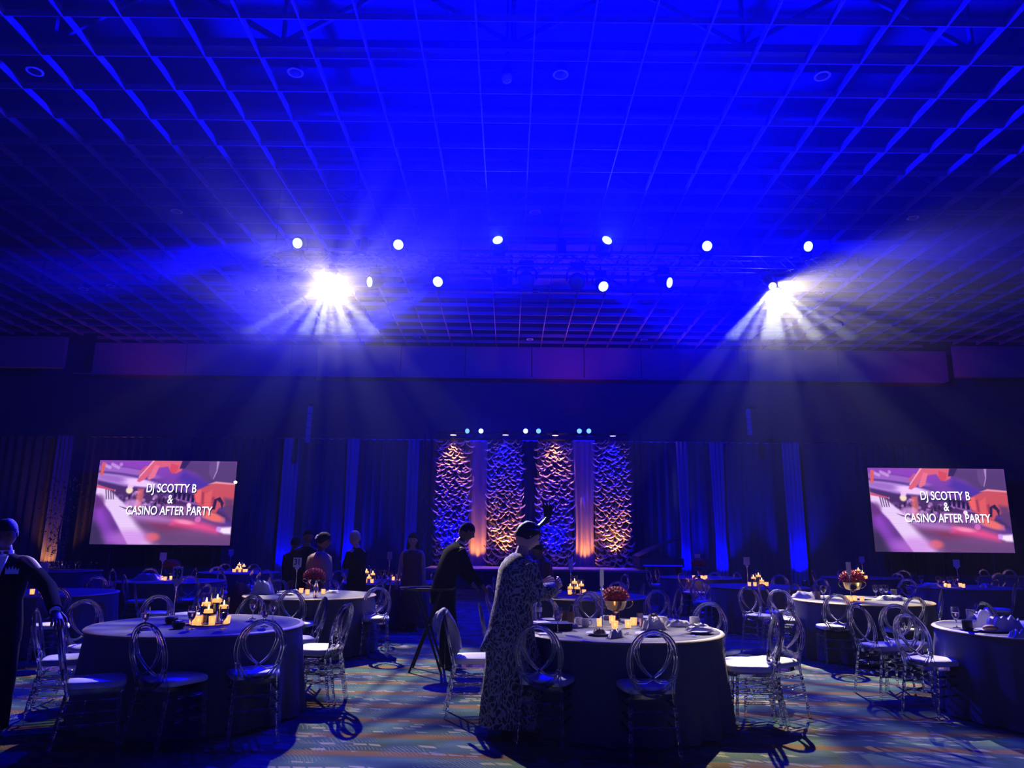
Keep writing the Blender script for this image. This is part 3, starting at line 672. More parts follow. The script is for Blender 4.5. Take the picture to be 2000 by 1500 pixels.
for i, (x0, x1, y0, y1) in enumerate(pan):
    Y = 27.2; a = at_y(x0, 980, Y).x; b = at_y(x1, 980, Y).x; zt = at_y((x0 + x1) / 2, y0, Y).z
    t = empty('ruffled_column', ((a + b) / 2, Y, 0.64), label=plab[i], cat='stage decor')
    m = MB(); m.box((0, 0.05, (zt - 0.64) / 2), (b - a, 0.06, zt - 0.64)); m.build('backing', VELOUR, t, smooth=False)
    ruffle_mesh(b - a, 0.05, zt - 0.64, 40 + i).build('ruffles', SATIN, t, kind='stuff')
    lx = (a + b) / 2; top, bot = (AMBER, BLUE) if i % 2 == 0 else (BLUE, AMBER)
    lamp('SPOT', (lx, Y - 0.42, zt + 0.16), 1500 if top is AMBER else 5500, top, target=(lx, Y - 0.10, zt - 2.6), angle=70, blend=0.9, radius=0.04, name='column_lamp')
    lamp('SPOT', (lx, Y - 0.55, 0.80), 1500 if bot is AMBER else 6000, bot, target=(lx, Y - 0.10, 3.2), angle=72, blend=0.9, radius=0.04, name='column_lamp')
    d = empty('par_can', (lx, Y - 0.42, zt + 0.18), label='round %s downlight lamp hung over the %s ruffled column' % (('amber', 'pale blue')[i % 2], ('first', 'second', 'third', 'fourth')[i]), cat='stage light')
    MB().lathe([(0.05, 0.20), (0.10, 0.14), (0.13, 0.0), (0.12, 0.0), (0.0, 0.02)], seg=16).build('can', BLACKM, d)
    MB().lathe([(0, 0.0), (0.115, 0.0), (0.115, 0.012), (0, 0.012)], seg=16).build('lens', LAMB if i % 2 == 0 else LPALE, d)
    MB().tube([(0, 0, 0.2), (0, gy - .12 - Y + .42, gz + .12 - zt - .18)], 0.015, 6).build('bracket', BLACKM, d)
# satin drapes in the gaps
for i, (x0, x1, c, pw) in enumerate(((917, 951, AMBER, 120), (1019, 1051, BLUE, 25), (1117, 1163, AMBER, 120))):
    Y = 27.6; a = at_y(x0, 980, Y).x; b = at_y(x1, 980, Y).x; zt = at_y(x0, 861, Y).z
    m = MB(); fold_sheet(m, a, b, Y, 0.62, zt, 0.06, 0.2 if i == 2 else 0.26, rnd, nz=14, thick=0.008, taper=(lambda f: 0.80 + 0.3 * abs(f - 0.3)) if i == 2 else None)
    o = m.build('satin_drape', BROWND if i != 1 else VELOUR); tag(o, ['bronze satin drape on stage behind the bending man, lit amber', 'dark flat drape on stage between the second and third ruffled columns', 'bronze satin drape on stage with deep gathered folds, lit amber from below'][i], 'curtain')
    lamp('SPOT', ((a + b) / 2, Y - 0.45, 0.72), pw * 1.6, c, target=((a + b) / 2, Y - 0.05, 1.9), angle=84, blend=0.9, radius=0.05, name='drape_lamp')
    y2 = at_y(x0, 861, gy - .2).z
    m = MB(); m.box(((at_y(x0, 861, gy - .2).x + at_y(x1, 861, gy - .2).x) / 2, gy - .2, y2), ((b - a) * 0.95, 0.05, 0.05)); o = m.build('batten', mat('batten_metal', (0.35, 0.28, 0.28), 0.4, metal=0.6), smooth=False)
    tag(o, 'thin metal batten along the top of the %s gap between ruffled columns' % ('left', 'middle', 'right')[i], 'batten')
# pink wash thrown up on the far ceiling edge
for x in (-15, 2.5, 17):
    lamp('SPOT', (x, 27.2, 6.2), 150 if x == 2.5 else 90, (1.0, 0.10, 0.22), target=(x, 27.6, 9.5), angle=115, blend=1.0, radius=0.15, name='pink_wash_lamp')
# dark grand piano beside the columns
gp = at_y(1285, 1112, 25.6)
t = empty('grand_piano', (gp.x, 25.6, 0.0), label='black grand piano with raised lid in the dark beside the stage', cat='piano')
def piano_outline(s=1.0): return [Vector((x * s, y * s, 0)) for x, y in ((-.75, -.7), (.75, -.7), (.75, -.3), (.70, .1), (.45, .35), (.2, .6), (0, .95), (-.3, 1.1), (-.6, 1.0), (-.75, .7))]
o_ = piano_outline(); m = MB(); m.loft([[p + Vector((0, 0, .72)) for p in o_], [p + Vector((0, 0, 1.02)) for p in o_]]); m.build('case', BLACKG, t, smooth=False)
Ml = Matrix.Rotation(math.radians(-24), 3, 'Y'); m = MB(); A = [Ml @ (p + Vector((.75, 0, 0))) + Vector((-.75, 0, 1.05)) for p in o_]; m.loft([A, [p + Vector((0, 0, .03)) for p in A]]); m.build('lid', BLACKG, t, smooth=False)
for x, y in ((-.6, -.5), (.6, -.5), (-.3, .8)): MB().lathe([(.05, 0), (.04, .1), (.07, .72)], (x, y, 0), 10).build('leg', BLACKG, t)
m = MB(); m.box((0, -.78, .78), (1.3, .2, .05)); m.build('keyboard', CHINA, t, smooth=False)
# potted tree by the amber drape
tp = at_y(108, 1100, 25.5)
t = empty('potted_tree', (tp.x, 25.5, 0), label='dark leafy potted tree in front of the amber drape', cat='plant')
MB().lathe([(.18, 0), (.26, .45), (.28, .5), (.24, .5), (.0, .46)], seg=16).build('pot', BLACKG, t)
MB().tube([(0, 0, .4), (.04, 0, 1.0), (-.03, .02, 1.6), (.05, 0, 2.6)], [.04, .035, .03, .012], 7).build('trunk', LEAF, t)
m = MB(); rg = random.Random(3)
for k in range(520):
    z = rg.uniform(.9, 3.5); rr = (.28 if z < 1.6 else .75) * math.sqrt(rg.random()); q = rg.random() * 6.28; c = Vector((rr * math.cos(q), rr * math.sin(q), z)); R = Euler((rg.uniform(-1.2, 1.2), rg.uniform(-1.2, 1.2), q)).to_matrix(); l = rg.uniform(.06, .12)
    m.add([c + R @ Vector(v) for v in ((0, 0, 0), (l * .5, l * .25, .01), (l, 0, 0), (l * .5, -l * .25, .01))], [(0, 1, 2, 3)])
m.build('foliage', LEAF, t, kind='stuff')

# ================================================================ CHAIRS
def turned(a, b, r=0.0115, n=3, seg=8, foot=False):
    """a turned rod from a to b with bamboo-like rings"""
    m = MB(); a = Vector(a); b = Vector(b); L = (b - a).length; prof = [(0.0, 0), (r, 0)]
    for k in range(1, n + 1):
        z = L * k / (n + 1); prof += [(r, z - .022), (r * 1.0, z - .018), (r * 1.55, z - .010), (r * 1.1, z - .002), (r * 1.55, z + .008), (r, z + .016)]
    if foot: prof[0:2] = [(0.0, 0), (r * 1.3, 0), (r * 1.45, 0.012), (r * .9, .03)]
    prof += [(r, L), (0.0, L)]
    m.lathe(prof, a, seg, M=(b - a).to_track_quat('Z', 'Y').to_matrix(), cap=False); return m
RY0, RZ0, RY1, RZ1 = -.185, .432, -.285, .90
def ring_pt(x, v):              # v 0..1 up the tilted plane of the back
    return Vector((x, RY0 + (RY1 - RY0) * v, RZ0 + (RZ1 - RZ0) * v))
def oval(hw, v0, v1, n=34):
    P = []
    for k in range(n):
        a = 2 * PI * k / n; c = math.cos(a); v = (v0 + v1) / 2 + (v1 - v0) / 2 * math.sin(a); egg = 1 + 0.05 * math.sin(a)
        P.append(ring_pt(hw * c * egg, v))
    return P
def smooth_path(ctrl, n=26):
    P = []; C = [Vector(c) for c in ctrl]; C = [C[0] * 2 - C[1]] + C + [C[-1] * 2 - C[-2]]; m_ = len(C) - 3
    for k in range(n + 1):
        t = k / n * m_; i = min(int(t), m_ - 1); u = t - i; a, b, c, d = C[i:i + 4]
        P.append(0.5 * ((2 * b) + (c - a) * u + (2 * a - 5 * b + 4 * c - d) * u * u + (3 * b - a - 3 * c + d) * u ** 3))
    return P
def loop_path(s, k=1.0):
    c = [(0.0, .985), (-.055, .955), (-.112, .83), (-.132, .68), (-.105, .50), (-.052, .37), (0.0, .285), (.05, .225), (.10, .22), (.138, .262), (.150, .30)]
    return smooth_path([ring_pt(x * s * k, v) for x, v in c])
CH = {}
def chair_meshes():
    m = MB()
    m.tube(oval(.180, 0.02, .985), .0125, 8, closed=True); m.tube(oval(.157, 0.065, .945), .0105, 8, closed=True)
    CH['back_ring'] = m.mesh('back_ring', ACRYL)
    for s in (1, -1):
        m = MB(); m.tube(loop_path(s), .0105, 8); m.tube([p + Vector((s * .0, .0, 0)) for p in loop_path(s, .84)][:22], .008, 8)
        m.ball(ring_pt(s * .150, .31), .014, 8, 5); CH['back_loop%d' % s] = m.mesh('back_loop', ACRYL)
    # padded seat, rounded trapezoid
    out = []; n = 40
    for k in range(n):
        a = 2 * PI * k / n; c, s_ = math.cos(a), math.sin(a); e = 0.42
        x = math.copysign(abs(c) ** e, c); y = math.copysign(abs(s_) ** e, s_); out.append((x * (.180 + .022 * (y + 1) / 2 * 1.2), y * .195 + .01))
    R = []
    for sc, z in ((0.30, .448), (.93, .448), (.985, .453), (1.0, .468), (.985, .484), (.90, .496), (.60, .505), (.25, .508), (.02, .509)):
        R.append([Vector((x * sc, y * sc, z)) for x, y in out])
    m = MB(); m.loft(R); CH['seat'] = m.mesh('seat', IVORY)
    m = MB(); m.loft([[Vector((x * .96, y * .96, z)) for x, y in out] for z in (.415, .447)]); CH['seat_frame'] = m.mesh('seat_frame', ACRYL)
    for s in (1, -1):
        m = turned((s * .178, .190, 0), (s * .170, .165, .42), n=4, foot=True); CH['front_leg%d' % s] = m.mesh('leg', ACRYL)
        m = turned((s * .178, -.245, 0), (s * .158, -.170, .43), n=4, foot=True); m.tube([(s * .158, -.170, .42), (s * .152, -.188, .48), ring_pt(s * .150, .20), ring_pt(s * .165, .33)], .0115, 8)
        CH['rear_leg%d' % s] = m.mesh('leg', ACRYL)
        for j, z in enumerate((.365, .285, .205)):
            f = z / .42; CH['side%d%d' % (j, s)] = turned((s * (.178 - .008 * f), .190 - .025 * f, z), (s * (.178 - .020 * f), -.245 + .075 * f, z), r=.0085, n=2, seg=6).mesh('stretcher', ACRYL)
    CH['frontbar'] = turned((-.172, .172, .30), (.172, .172, .30), r=.0085, n=2, seg=6).mesh('stretcher', ACRYL)
    CH['frontbar2'] = turned((-.172, .176, .24), (.172, .176, .24), r=.0085, n=2, seg=6).mesh('stretcher', ACRYL)
    CH['backbar'] = turned((-.168, -.205, .23), (.168, -.205, .23), r=.0085, n=2, seg=6).mesh('stretcher', ACRYL)
    CH['backbar2'] = turned((-.164, -.19, .33), (.164, -.19, .33), r=.0085, n=2, seg=6).mesh('stretcher', ACRYL)
chair_meshes()
PN = dict(back_ring='back_ring', seat='seat', seat_frame='seat_frame')
CHAIR0 = empty('oval_back_chair', (0, 0, 0)); CHAIR0['category'] = 'chair'
for k, me in CH.items(): share(me.name.split('.')[0], me, CHAIR0)
used0 = [True]
def chair_at(x, y, rz, label, group=None):
    if used0[0]:
        used0[0] = False; c = CHAIR0; KID[c.name] = [(k, kids(k)) for k in kids(c)]
        c.location = (x, y, 0); c.rotation_euler = (0, 0, rz); c['label'] = label
        if group: c['group'] = group
        return c
    return copy_tree(CHAIR0, (x, y, 0), rz, label, group=group)
def chair_px(px, py, head, label, group=None, dy=0.0):
    """px, py: top of the back ring in the photo; head: degrees, 0 = sitter faces away from us, 90 = faces right"""
    p = at_z(px, py, 0.905); a = math.radians(-head); off = Vector((-math.sin(a) * RY1, math.cos(a) * RY1))
    x, y = p.x - off.x, p.y - off.y + dy
    F2 = Vector((-math.sin(a), math.cos(a)))
    for (tx, ty) in TAB.values():      # the seat may reach a hand's breadth under the cloth, no more
        for _ in range(40):
            c = Vector((x, y)) + F2 * .06; d = (c - Vector((tx, ty))).length
            if d > .885 + .10: break
            s = -.02 if y < ty else .02
            if abs(y - ty) < .35: x += math.copysign(.02, x - tx)
            else: k_ = 1 + s / max(y, 1); x *= k_; y *= k_
    return chair_at(x, y, a, label, group)

# table centres, from the photo's own spacing
def _tab(px, yf):
    p = at_z(px, yf, .76); y = p.y + .875; q = at_y(px, yf, y); return (q.x, y)
TAB = {k: _tab(a, b) for k, (a, b) in dict(A=(387, 1243), B=(1208, 1253), C=(2043, 1253), D=(606, 1170), E=(90, 1166), F=(335, 1139), G=(468, 1120), H=(765, 1141), J=(1142, 1171),
       K=(1367, 1130.5), L=(1478, 1150), M=(1683, 1181), N=(1683, 1130.5), P=(1885, 1151), Q=(1995, 1129), R=(115, 1117)).items()}
def head_to(px, py, key):
    p = at_z(px, py, .9); t = TAB[key]; return math.degrees(math.atan2(t[0] - p.x, t[1] - p.y))
LA = 'clear oval-back chair '
near = [
 # front left table
 (288, 1211, 24, LA + 'in front of the front left table, seat turned towards the right'),
 (515, 1205, -26, LA + 'in front of the front left table, the one nearer its right end'),
 (677, 1179, -78, LA + 'right of the front left table, nearest of three with stacked-looking seats'),
 (684, 1177, -84, LA + 'right of the front left table, middle one of three, nearly hidden'),
 (636, 1165, -118, LA + 'right of the front left table, farthest of three'),
 (79, 1188, 66, LA + 'tinted blue, leftmost beside the front left table'),
 (115, 1213, 62, LA + 'under the hand of the man in the dark suit'),
 (166, 1170, 128, LA + 'left rear of the front left table, whole oval seen over its edge'),
 (312, 1161, 172, LA + 'behind the front left table, only its arch seen left of the candles'),
 (497, 1161, 196, LA + 'behind the front left table, arch seen behind three goblets'),
 # front centre table
 (1050, 1211, 18, LA + 'in front of the woman in the patterned dress, seat turned right'),
 (1277, 1227, -3, LA + 'with its back squarely to us at the middle front table'),
 (1520, 1200, -84, LA + 'right of the middle front table, nearest of the group with bright seats'),
 (1522, 1196, -88, LA + 'right of the middle front table, second of the group with bright seats'),
 (1538, 1191, -126, LA + 'right of the middle front table, farthest of three bright seats'),
 (1386, 1175, -150, LA + 'behind the right end of the middle front table'),
 (866, 1188, 84, LA + 'with a light grey napkin hung over its back'),
 (936, 1178, 84, LA + 'seen edge-on right behind the back of the woman in the patterned dress'),
 (1062, 1165, 168, LA + 'behind the water bottle on the middle front table'),
 (1146, 1160, 178, LA + 'behind the brown wine bucket on the middle front table'),
 # right front
 (1838, 1197, 66, LA + 'left front of the right front table, seat half lit'),
 (1916, 1174, 164, LA + 'behind the white napkins of the right front table'),
 (1672, 1179, 74, LA + 'pulled out in the open on the right, leaning edge-on'),
 (1748, 1179, 42, LA + 'pulled out in the open on the right, behind the edge-on one'),
 (1786, 1161, -12, LA + 'at the right rear, back to us, partly hidden by the pulled-out one'),
 (1841, 1150, -66, LA + 'with sparkling narrow oval behind the goblet of the right front table'),
 (1634, 1157, 10, LA + 'in front of the dim gold-bowl table, seat tinted blue'),
 # table with sign 31
 (570, 1147, 6, LA + 'in front of the table with sign 31, left of its water bottle'),
 (665, 1145, -14, LA + 'in front of the sign 31 table, right of its votives'),
 (744, 1137, -72, LA + 'right of the table with sign 31, oval turned sideways'),
 (463, 1134, 72, LA + 'left of the table with sign 31, dark garment hung on it'),
 (543, 1130, 160, LA + 'behind the table with sign 31, left of its sign'),
 (645, 1128, 186, LA + 'behind the table with sign 31, right of the red flowers'),
 # right middle
 (1285, 1151, -150, LA + 'standing alone behind the middle front table, its arch lit white on top'),
 (1329, 1148, -96, LA + 'seen as one thin upright stroke right of the white-topped arch'),
 (1459, 1145, 52, LA + 'right middle distance, oval turned, left of the thin edge-on one'),
 (1488, 1140, 78, LA + 'right middle distance, seen as a thin slanting stroke'),
 (1532, 1150, 40, LA + 'right middle distance, directly above the bright group of seats'),
 (111, 1146, 150, LA + 'beside the suited man, arch over his sleeve in front of the candles'),
]
for px, py, hd, lb in near: chair_px(px, py, hd, lb)
far = {
 'around the table with blue napkins': [(371, 1121, -20), (384, 1109, -130), (262, 1137, 64), (243, 1121, 74), (219, 1111, 84), (294, 1109, 160), (405, 1139, -78)],
 'at the table by the potted tree': [(191, 1125, -30), (190, 1100, -120), (178, 1097, -110)],
 'at the candle table beyond the left screen': [(425, 1105, 160), (431, 1115, 40), (441, 1100, 170), (497, 1100, -170), (503, 1108, -60), (519, 1112, -40)],
 'at the dark table behind sign 31': [(560, 1117, 80), (588, 1114, 70), (660, 1113, 150), (759, 1132, -76), (784, 1120, -60), (800, 1113, -120), (846, 1113, 110)],
 'at the table behind the patterned dress': [(956, 1141, 60), (964, 1126, 80), (1070, 1138, 150), (1152, 1154, 4), (1207, 1136, -150), (1222, 1120, -110), (1258, 1139, -72)],
 'in the dark right of the stage': [(1281, 1107, 120), (1264, 1108, 80), (1332, 1116, 60), (1396, 1116, -150)],
 'around the three-cylinder candle table': [(1360, 1125, 62), (1421, 1130, 30), (1437, 1116, 140), (1522, 1121, -160), (1553, 1140, -110), (1540, 1128, -120)],
 'at the candle pyramid table': [(1586, 1112, 100), (1642, 1113, 160), (1753, 1118, -120), (1764, 1113, -150), (1788, 1130, 30)],
 'below the right screen': [(1919, 1112, 170), (1949, 1118, 190), (1970, 1113, 200), (1945, 1130, -30), (1983, 1140, -60), (1992, 1127, -50)],
}
for g, L_ in far.items():
    for i, (px, py, hd) in enumerate(sorted(L_)): chair_px(px, py, hd, 'dim clear chair, ' + ordn(i, len(L_)) + ' ' + g, group='chairs ' + g)

# ================================================================ TABLES
TR = 0.885; TH = 0.76
def table_meshes():
    n = 120; rg = random.Random(5); prof = [(0.02, TH), (.5, TH), (TR - .02, TH), (TR - .004, TH - .006), (TR + .004, TH - .03)]
    R = [[Vector((r * math.cos(2 * PI * k / n), r * math.sin(2 * PI * k / n), z)) for k in range(n)] for r, z in prof]
    for z in (.6, .4, .2, .02):
        f = (TH - z) / TH; row = []
        for k in range(n):
            a = 2 * PI * k / n; r = TR + .004 + f * (.05 + .035 * math.sin(a * 19 + .6 * math.sin(a * 5)) + .012 * math.sin(a * 41)); row.append(Vector((r * math.cos(a), r * math.sin(a), z)))
        R.append(row)
    m = MB(); m.loft(R, cap=False); m.f.append(tuple(reversed(range(n)))[::-1]); CL = m.mesh('tablecloth', CLOTH)
    T = MB().lathe([(0, .735), (.90, .735), (.912, .745), (.90, .757), (0, .757)], seg=48).mesh('table_top', mat('plywood', (0.3, 0.2, 0.12), 0.6))
    LG = MB().tube([(0, 0, 0), (0, 0, .735)], .016, 8).mesh('leg', STEEL)
    return CL, T, LG
CLM, TTM, LGM = table_meshes()
TL = {'A': ('round table at the front left, holding tall candle cylinders and goblets', 'dark cloth of the front left table with candle cylinders'),
      'B': ('round table in the middle front, crowded with plates and red flowers', 'dark cloth of the middle front table under plates and red flowers'),
      'C': ('round table cut by the right picture edge, with a goblet and napkins', 'dark cloth of the table cut by the right picture edge'),
      'D': ('round table with sign 31, red flowers and a water bottle', 'dark cloth of the table with sign 31, top partly bright'),
      'E': ('round table beside the suited man, with candles behind his arm', 'dark cloth of the table behind the arm of the suited man'),
      'F': ('round table with a heap of blue-lit napkins at the left', 'dark cloth of the table with the heap of blue-lit napkins'),
      'G': ('round far table with candles right of the left screen', 'dark cloth of the far table right of the left screen'),
      'H': ('round dark table with candles and many glasses left of the bending man', 'dark cloth of the table with many glasses left of the bending man'),
      'J': ('round table with candles just behind the woman in the patterned dress', 'dark cloth of the table behind the woman in the patterned dress'),
      'K': ('round far table with gold bowl and votives right of the stage', 'dark cloth of the far table right of the stage'),
      'L': ('round table with three candle cylinders left of the bright drape column', 'dark cloth of the table with three candle cylinders right of centre'),
      'M': ('round dim table with gold bowl, votives and napkins on the right', 'dark cloth of the dim table with gold bowl on the right'),
      'N': ('round far table with a candle pyramid near the right screen', 'dark cloth of the far table with a candle pyramid'),
      'P': ('round table with goblets and votives below the right screen', 'dark cloth of the table with goblets below the right screen'),
      'Q': ('round far table at the right edge under the screen', 'dark cloth of the far table at the right edge'),
      'R': ('round table crowded with glasses by the potted tree at far left', 'dark cloth of the glass-crowded table at far left')}
for k, (x, y) in TAB.items():
    t = empty('round_table', (x, y, 0), rz=rnd.random(), label=TL[k][0], cat='table')
    share('table_top', TTM, t)
    for a in range(4): share('leg', LGM, t, (.62 * math.cos(a * PI / 2), .62 * math.sin(a * PI / 2), 0))
    c = share('tablecloth', CLM, None, (x, y, 0)); c.rotation_euler = (0, 0, rnd.random() * 6); tag(c, TL[k][1], 'tablecloth')

# ================================================================ THINGS ON TABLES
ZT = TH + 0.002
cyl_me = {}
def cyl_mesh(hh, r=.047):
    key = (round(hh, 3), r)
    if key not in cyl_me:
        g = MB().lathe([(r, 0.004), (r, hh), (r - .003, hh), (r - .003, .012), (0, .012)], seg=20, cap=False); g.lathe([(0, 0.0), (r, 0.0), (r, .004)], seg=20, cap=False)
        ww = MB().lathe([(0, .0125), (r - .0035, .0125), (r - .0035, hh * .60), (0, hh * .60)], seg=20)
        cn = MB().lathe([(0, hh * .60 - .012), (.030, hh * .60 - .010), (.038, hh * .60 + .004), (.038, hh * .60 + .018), (.030, hh * .60 + .022), (.008, hh * .60 + .020), (0, hh * .60 + .022)], seg=16)
        f0 = hh * .60 + .022; fm = MB().lathe([(0, f0), (.0065, f0 + .008), (.0075, f0 + .015), (.004, f0 + .030), (0, f0 + .042)], seg=8)
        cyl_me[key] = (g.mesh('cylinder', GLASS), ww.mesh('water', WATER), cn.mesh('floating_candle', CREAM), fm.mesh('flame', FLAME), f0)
    return cyl_me[key]
def candle_cyl(x, y, hh, label, group=None, light=0.0, z=ZT):
    g, ww, cn, fm, f0 = cyl_mesh(hh)
    t = empty('candle_cylinder', (x, y, z), label=label, cat='candle', group=group)
    share('cylinder', g, t); share('water', ww, t); c = share('floating_candle', cn, t); share('flame', fm, c)
    if light: lamp('POINT', (x, y, z + f0 + .016), light, (1.0, 0.45, 0.14), radius=.006, name='candle_glow')
    return t
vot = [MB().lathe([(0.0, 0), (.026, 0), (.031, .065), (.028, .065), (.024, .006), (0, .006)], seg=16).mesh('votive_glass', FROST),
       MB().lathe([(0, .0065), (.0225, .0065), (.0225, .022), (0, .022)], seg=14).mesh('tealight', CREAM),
       MB().lathe([(0, .022), (.005, .03), (.004, .040), (0, .052)], seg=7).mesh('flame', FLAME)]
def votive(x, y, label, group=None, z=ZT):
    t = empty('votive_candle', (x, y, z), label=label, cat='candle', group=group)
    share('votive_glass', vot[0], t); c = share('tealight', vot[1], t); share('flame', vot[2], c); return t
gob = MB().lathe([(0, 0), (.034, 0), (.035, .003), (.010, .007), (.0045, .014), (.0045, .060), (.008, .068), (.022, .085), (.034, .115), (.037, .145), (.031, .185), (.0295, .185), (.0355, .145), (.0325, .116), (.020, .088), (0, .076)], seg=20).mesh('goblet', GLASS)
gw = MB().lathe([(0, .077), (.0195, .089), (.0320, .117), (.0342, .135), (0, .135)], seg=18).mesh('water', WATER)
wine = MB().lathe([(0, 0), (.036, 0), (.037, .003), (.008, .008), (.0045, .018), (.0045, .085), (.015, .095), (.036, .125), (.041, .155), (.034, .205), (.0325, .205), (.0395, .155), (.0345, .127), (.013, .098), (0, .094)], seg=20).mesh('wine_glass', GLASS)
winew = MB().lathe([(0, .095), (.0125, .099), (.0340, .128), (.0375, .142), (0, .142)], seg=18).mesh('wine', mat('white_wine', (0.95, 0.85, 0.45), 0.0, trans=1.0, ior=1.34))
def goblet(x, y, label, group=None, z=ZT, full=True, cat='goblet'):
    t = empty('goblet', (x, y, z), label=label, cat=cat, group=group); share('bowl_and_stem', gob, t)
    if full: share('water', gw, t)
    return t
def sign(px, py, top, label, num=None, yaw=0.0, blue=False):
    """px, py: foot of the pole on the tabletop; top: pixel row of the plate's upper edge"""
    p = at_z(px, py, ZT); zt = at_y(px, top, p.y).z; pw, ph = .125, .17
    t = empty('number_sign', (p.x, p.y, ZT), rz=yaw, label=label, cat='table sign')
    MB().lathe([(0, 0), (.055, 0), (.058, .006), (.02, .014), (.010, .03), (0, .03)], seg=20).build('base', CHROME, t)
    H = zt - ZT - ph
    MB().tube([(0, 0, .012), (0, 0, H)], .0055, 8).build('pole', CHROME, t)
    MB().lathe([(0, H - .05), (.011, H - .045), (.011, H - .01), (.017, H), (.004, H + .012), (0, H + .012)], seg=12).build('clip', CHROME, t)
    pts = [(-pw / 2, H + .03), (-pw / 2 + .03, H + .03), (-.03, H), (.03, H), (pw / 2 - .03, H + .03), (pw / 2, H + .03), (pw / 2, H + ph), (-pw / 2, H + ph)]
    m = MB(); m.loft([[Vector((x, y, z)) for x, z in pts] for y in (.003, -.003)]); pl = m.build('plate', PLATE, t, smooth=False)
    if num: text(num, .125, INK, pl, (0, -.0045, H + ph * .60), name='number', sx=0.85, ext=.001, off=.003)
    return t
bloom_me = None
def flower_bowl(px, py, key, r, label, dark=False, hz=.30, rtop=.16):
    p = at_z(px, py, ZT); t = empty('flower_centrepiece', (p.x, p.y, ZT), label=label, cat='flowers')
    MB().lathe([(0, 0), (.045, 0), (.048, .008), (.034, .02), (.034, hz * .45), (.02, hz * .5), (0, hz * .5)], seg=18).build('pillar', GOLD, t)
    MB().lathe([(0, hz * .5), (.05, hz * .5), (rtop * .62, hz * .56), (rtop * .80, hz * .80), (rtop * .9, hz), (rtop * .86, hz), (rtop * .75, hz * .8), (rtop * .55, hz * .6), (0, hz * .56)], seg=24).build('bowl', GOLD, t)
    for s in (-1, 1):
        MB().tube(smooth_path([(s * rtop * .75, 0, hz * .62), (s * rtop * 1.05, 0, hz * .66), (s * rtop * 1.3, 0, hz * .85), (s * rtop * 1.22, 0, hz * 1.02), (s * rtop * .95, 0, hz * .98)], 14), .005, 6).build('handle', GOLD, t)
    rg = random.Random(int(px)); m = MB(); nb = 90
    for k in range(nb):
        zz = 1 - 1.15 * (k + .5) / nb; rr = math.sqrt(max(0, 1 - zz * zz)); q = k * 2.39996
        c = Vector((r * rr * math.cos(q), r * rr * math.sin(q), hz + r * .28 + r * .72 * zz)); nrm = Vector((rr * math.cos(q), rr * math.sin(q), zz + .2)).normalized(); R = nrm.to_track_quat('Z', 'Y').to_matrix()
        s = r * .20 * rg.uniform(.85, 1.2)
        for j, (rad, tilt, np_) in enumerate(((1.0, .25, 6), (.7, .7, 5), (.35, 1.2, 3))):
            for i in range(np_):
                a = 2 * PI * i / np_ + j * .5 + rg.random(); u = Vector((math.cos(a), math.sin(a), 0)); vv = Vector((-math.sin(a), math.cos(a), 0))
                A = u * s * rad * .25; B = u * s * rad * math.cos(tilt) + Vector((0, 0, s * rad * math.sin(tilt)))
                m.add([c + R @ q_ for q_ in (A, (A + B) / 2 + vv * s * rad * .38, B, (A + B) / 2 - vv * s * rad * .38)], [(0, 1, 2, 3)])
    m.build('blooms', RED, t, kind='stuff'); MB().ball((0, 0, hz + r * .25), r * .85, 16, 10, sz=.75).build('foliage', mat('dark_red_core', (.10, .004, .01), .8), t)
    return t
def plate(x, y, r, label, z=ZT, bowl=False):
    t = empty('plate', (x, y, z), label=label, cat='plate')
    MB().lathe([(0, 0), (r * .55, 0), (r * .62, .004), (r, .018 if not bowl else .035), (r * .98, .021 if not bowl else .038), (r * .6, .008), (0, .006)], seg=28).build('dish', CHINA, t)
    return t
def crumple(m, c, rx, ry, hh, rg, n=9, rot=0.0):
    P = []; R = Matrix.Rotation(rot, 3, 'Z')
    for i in range(n + 1):
        row = []
        for j in range(n + 1):
            u = i / n * 2 - 1; v = j / n * 2 - 1; e = min(1.0, 2.0 * max(0.0, 1 - (abs(u) ** 2.2)) * max(0.0, 1 - (abs(v) ** 2.2)))
            q = R @ Vector((u * rx * (1 + .12 * math.sin(v * 5)), v * ry * (1 + .12 * math.sin(u * 4)), 0))
            row.append(Vector(c) + q + Vector((0, 0, .003 + hh * e * (.45 + .75 * rg.random()) + .25 * hh * abs(math.sin(u * 7 + v * 3)) * e)))
        P.append(row)
    m.grid(P, thick=.004)
def napkin(x, y, rx, ry, hh, label, seed, rot=0.0, z=ZT, mm=None, group=None):
    m = MB(); crumple(m, (0, 0, 0), rx, ry, hh, random.Random(seed), rot=rot); o = m.build('napkin', mm or NAPKIN); o.location = (x, y, z); return tag(o, label, 'napkin', group)
def on(px, py): p = at_z(px, py, ZT); return p.x, p.y
def bottle(px, py, label):
    x, y = on(px, py); t = empty('water_bottle', (x, y, ZT), label=label, cat='bottle')
    MB().lathe([(0, 0), (.028, 0), (.032, .006), (.030, .03), (.032, .04), (.030, .055), (.032, .07), (.0325, .13), (.030, .15), (.013, .185), (.013, .192), (0, .192)], seg=20).build('body', mat('clear_plastic', (.95, .97, 1), .12, trans=1.0, ior=1.2), t)
    MB().lathe([(.0331, .082), (.0335, .083), (.0335, .125), (.0331, .126)], seg=20, cap=False).build('paper_band', mat('bottle_band', (.45, .5, .6), .6), t)
    MB().lathe([(0, .192), (.0145, .192), (.0145, .208), (0, .208)], seg=14).build('cap', CHINA, t); return t
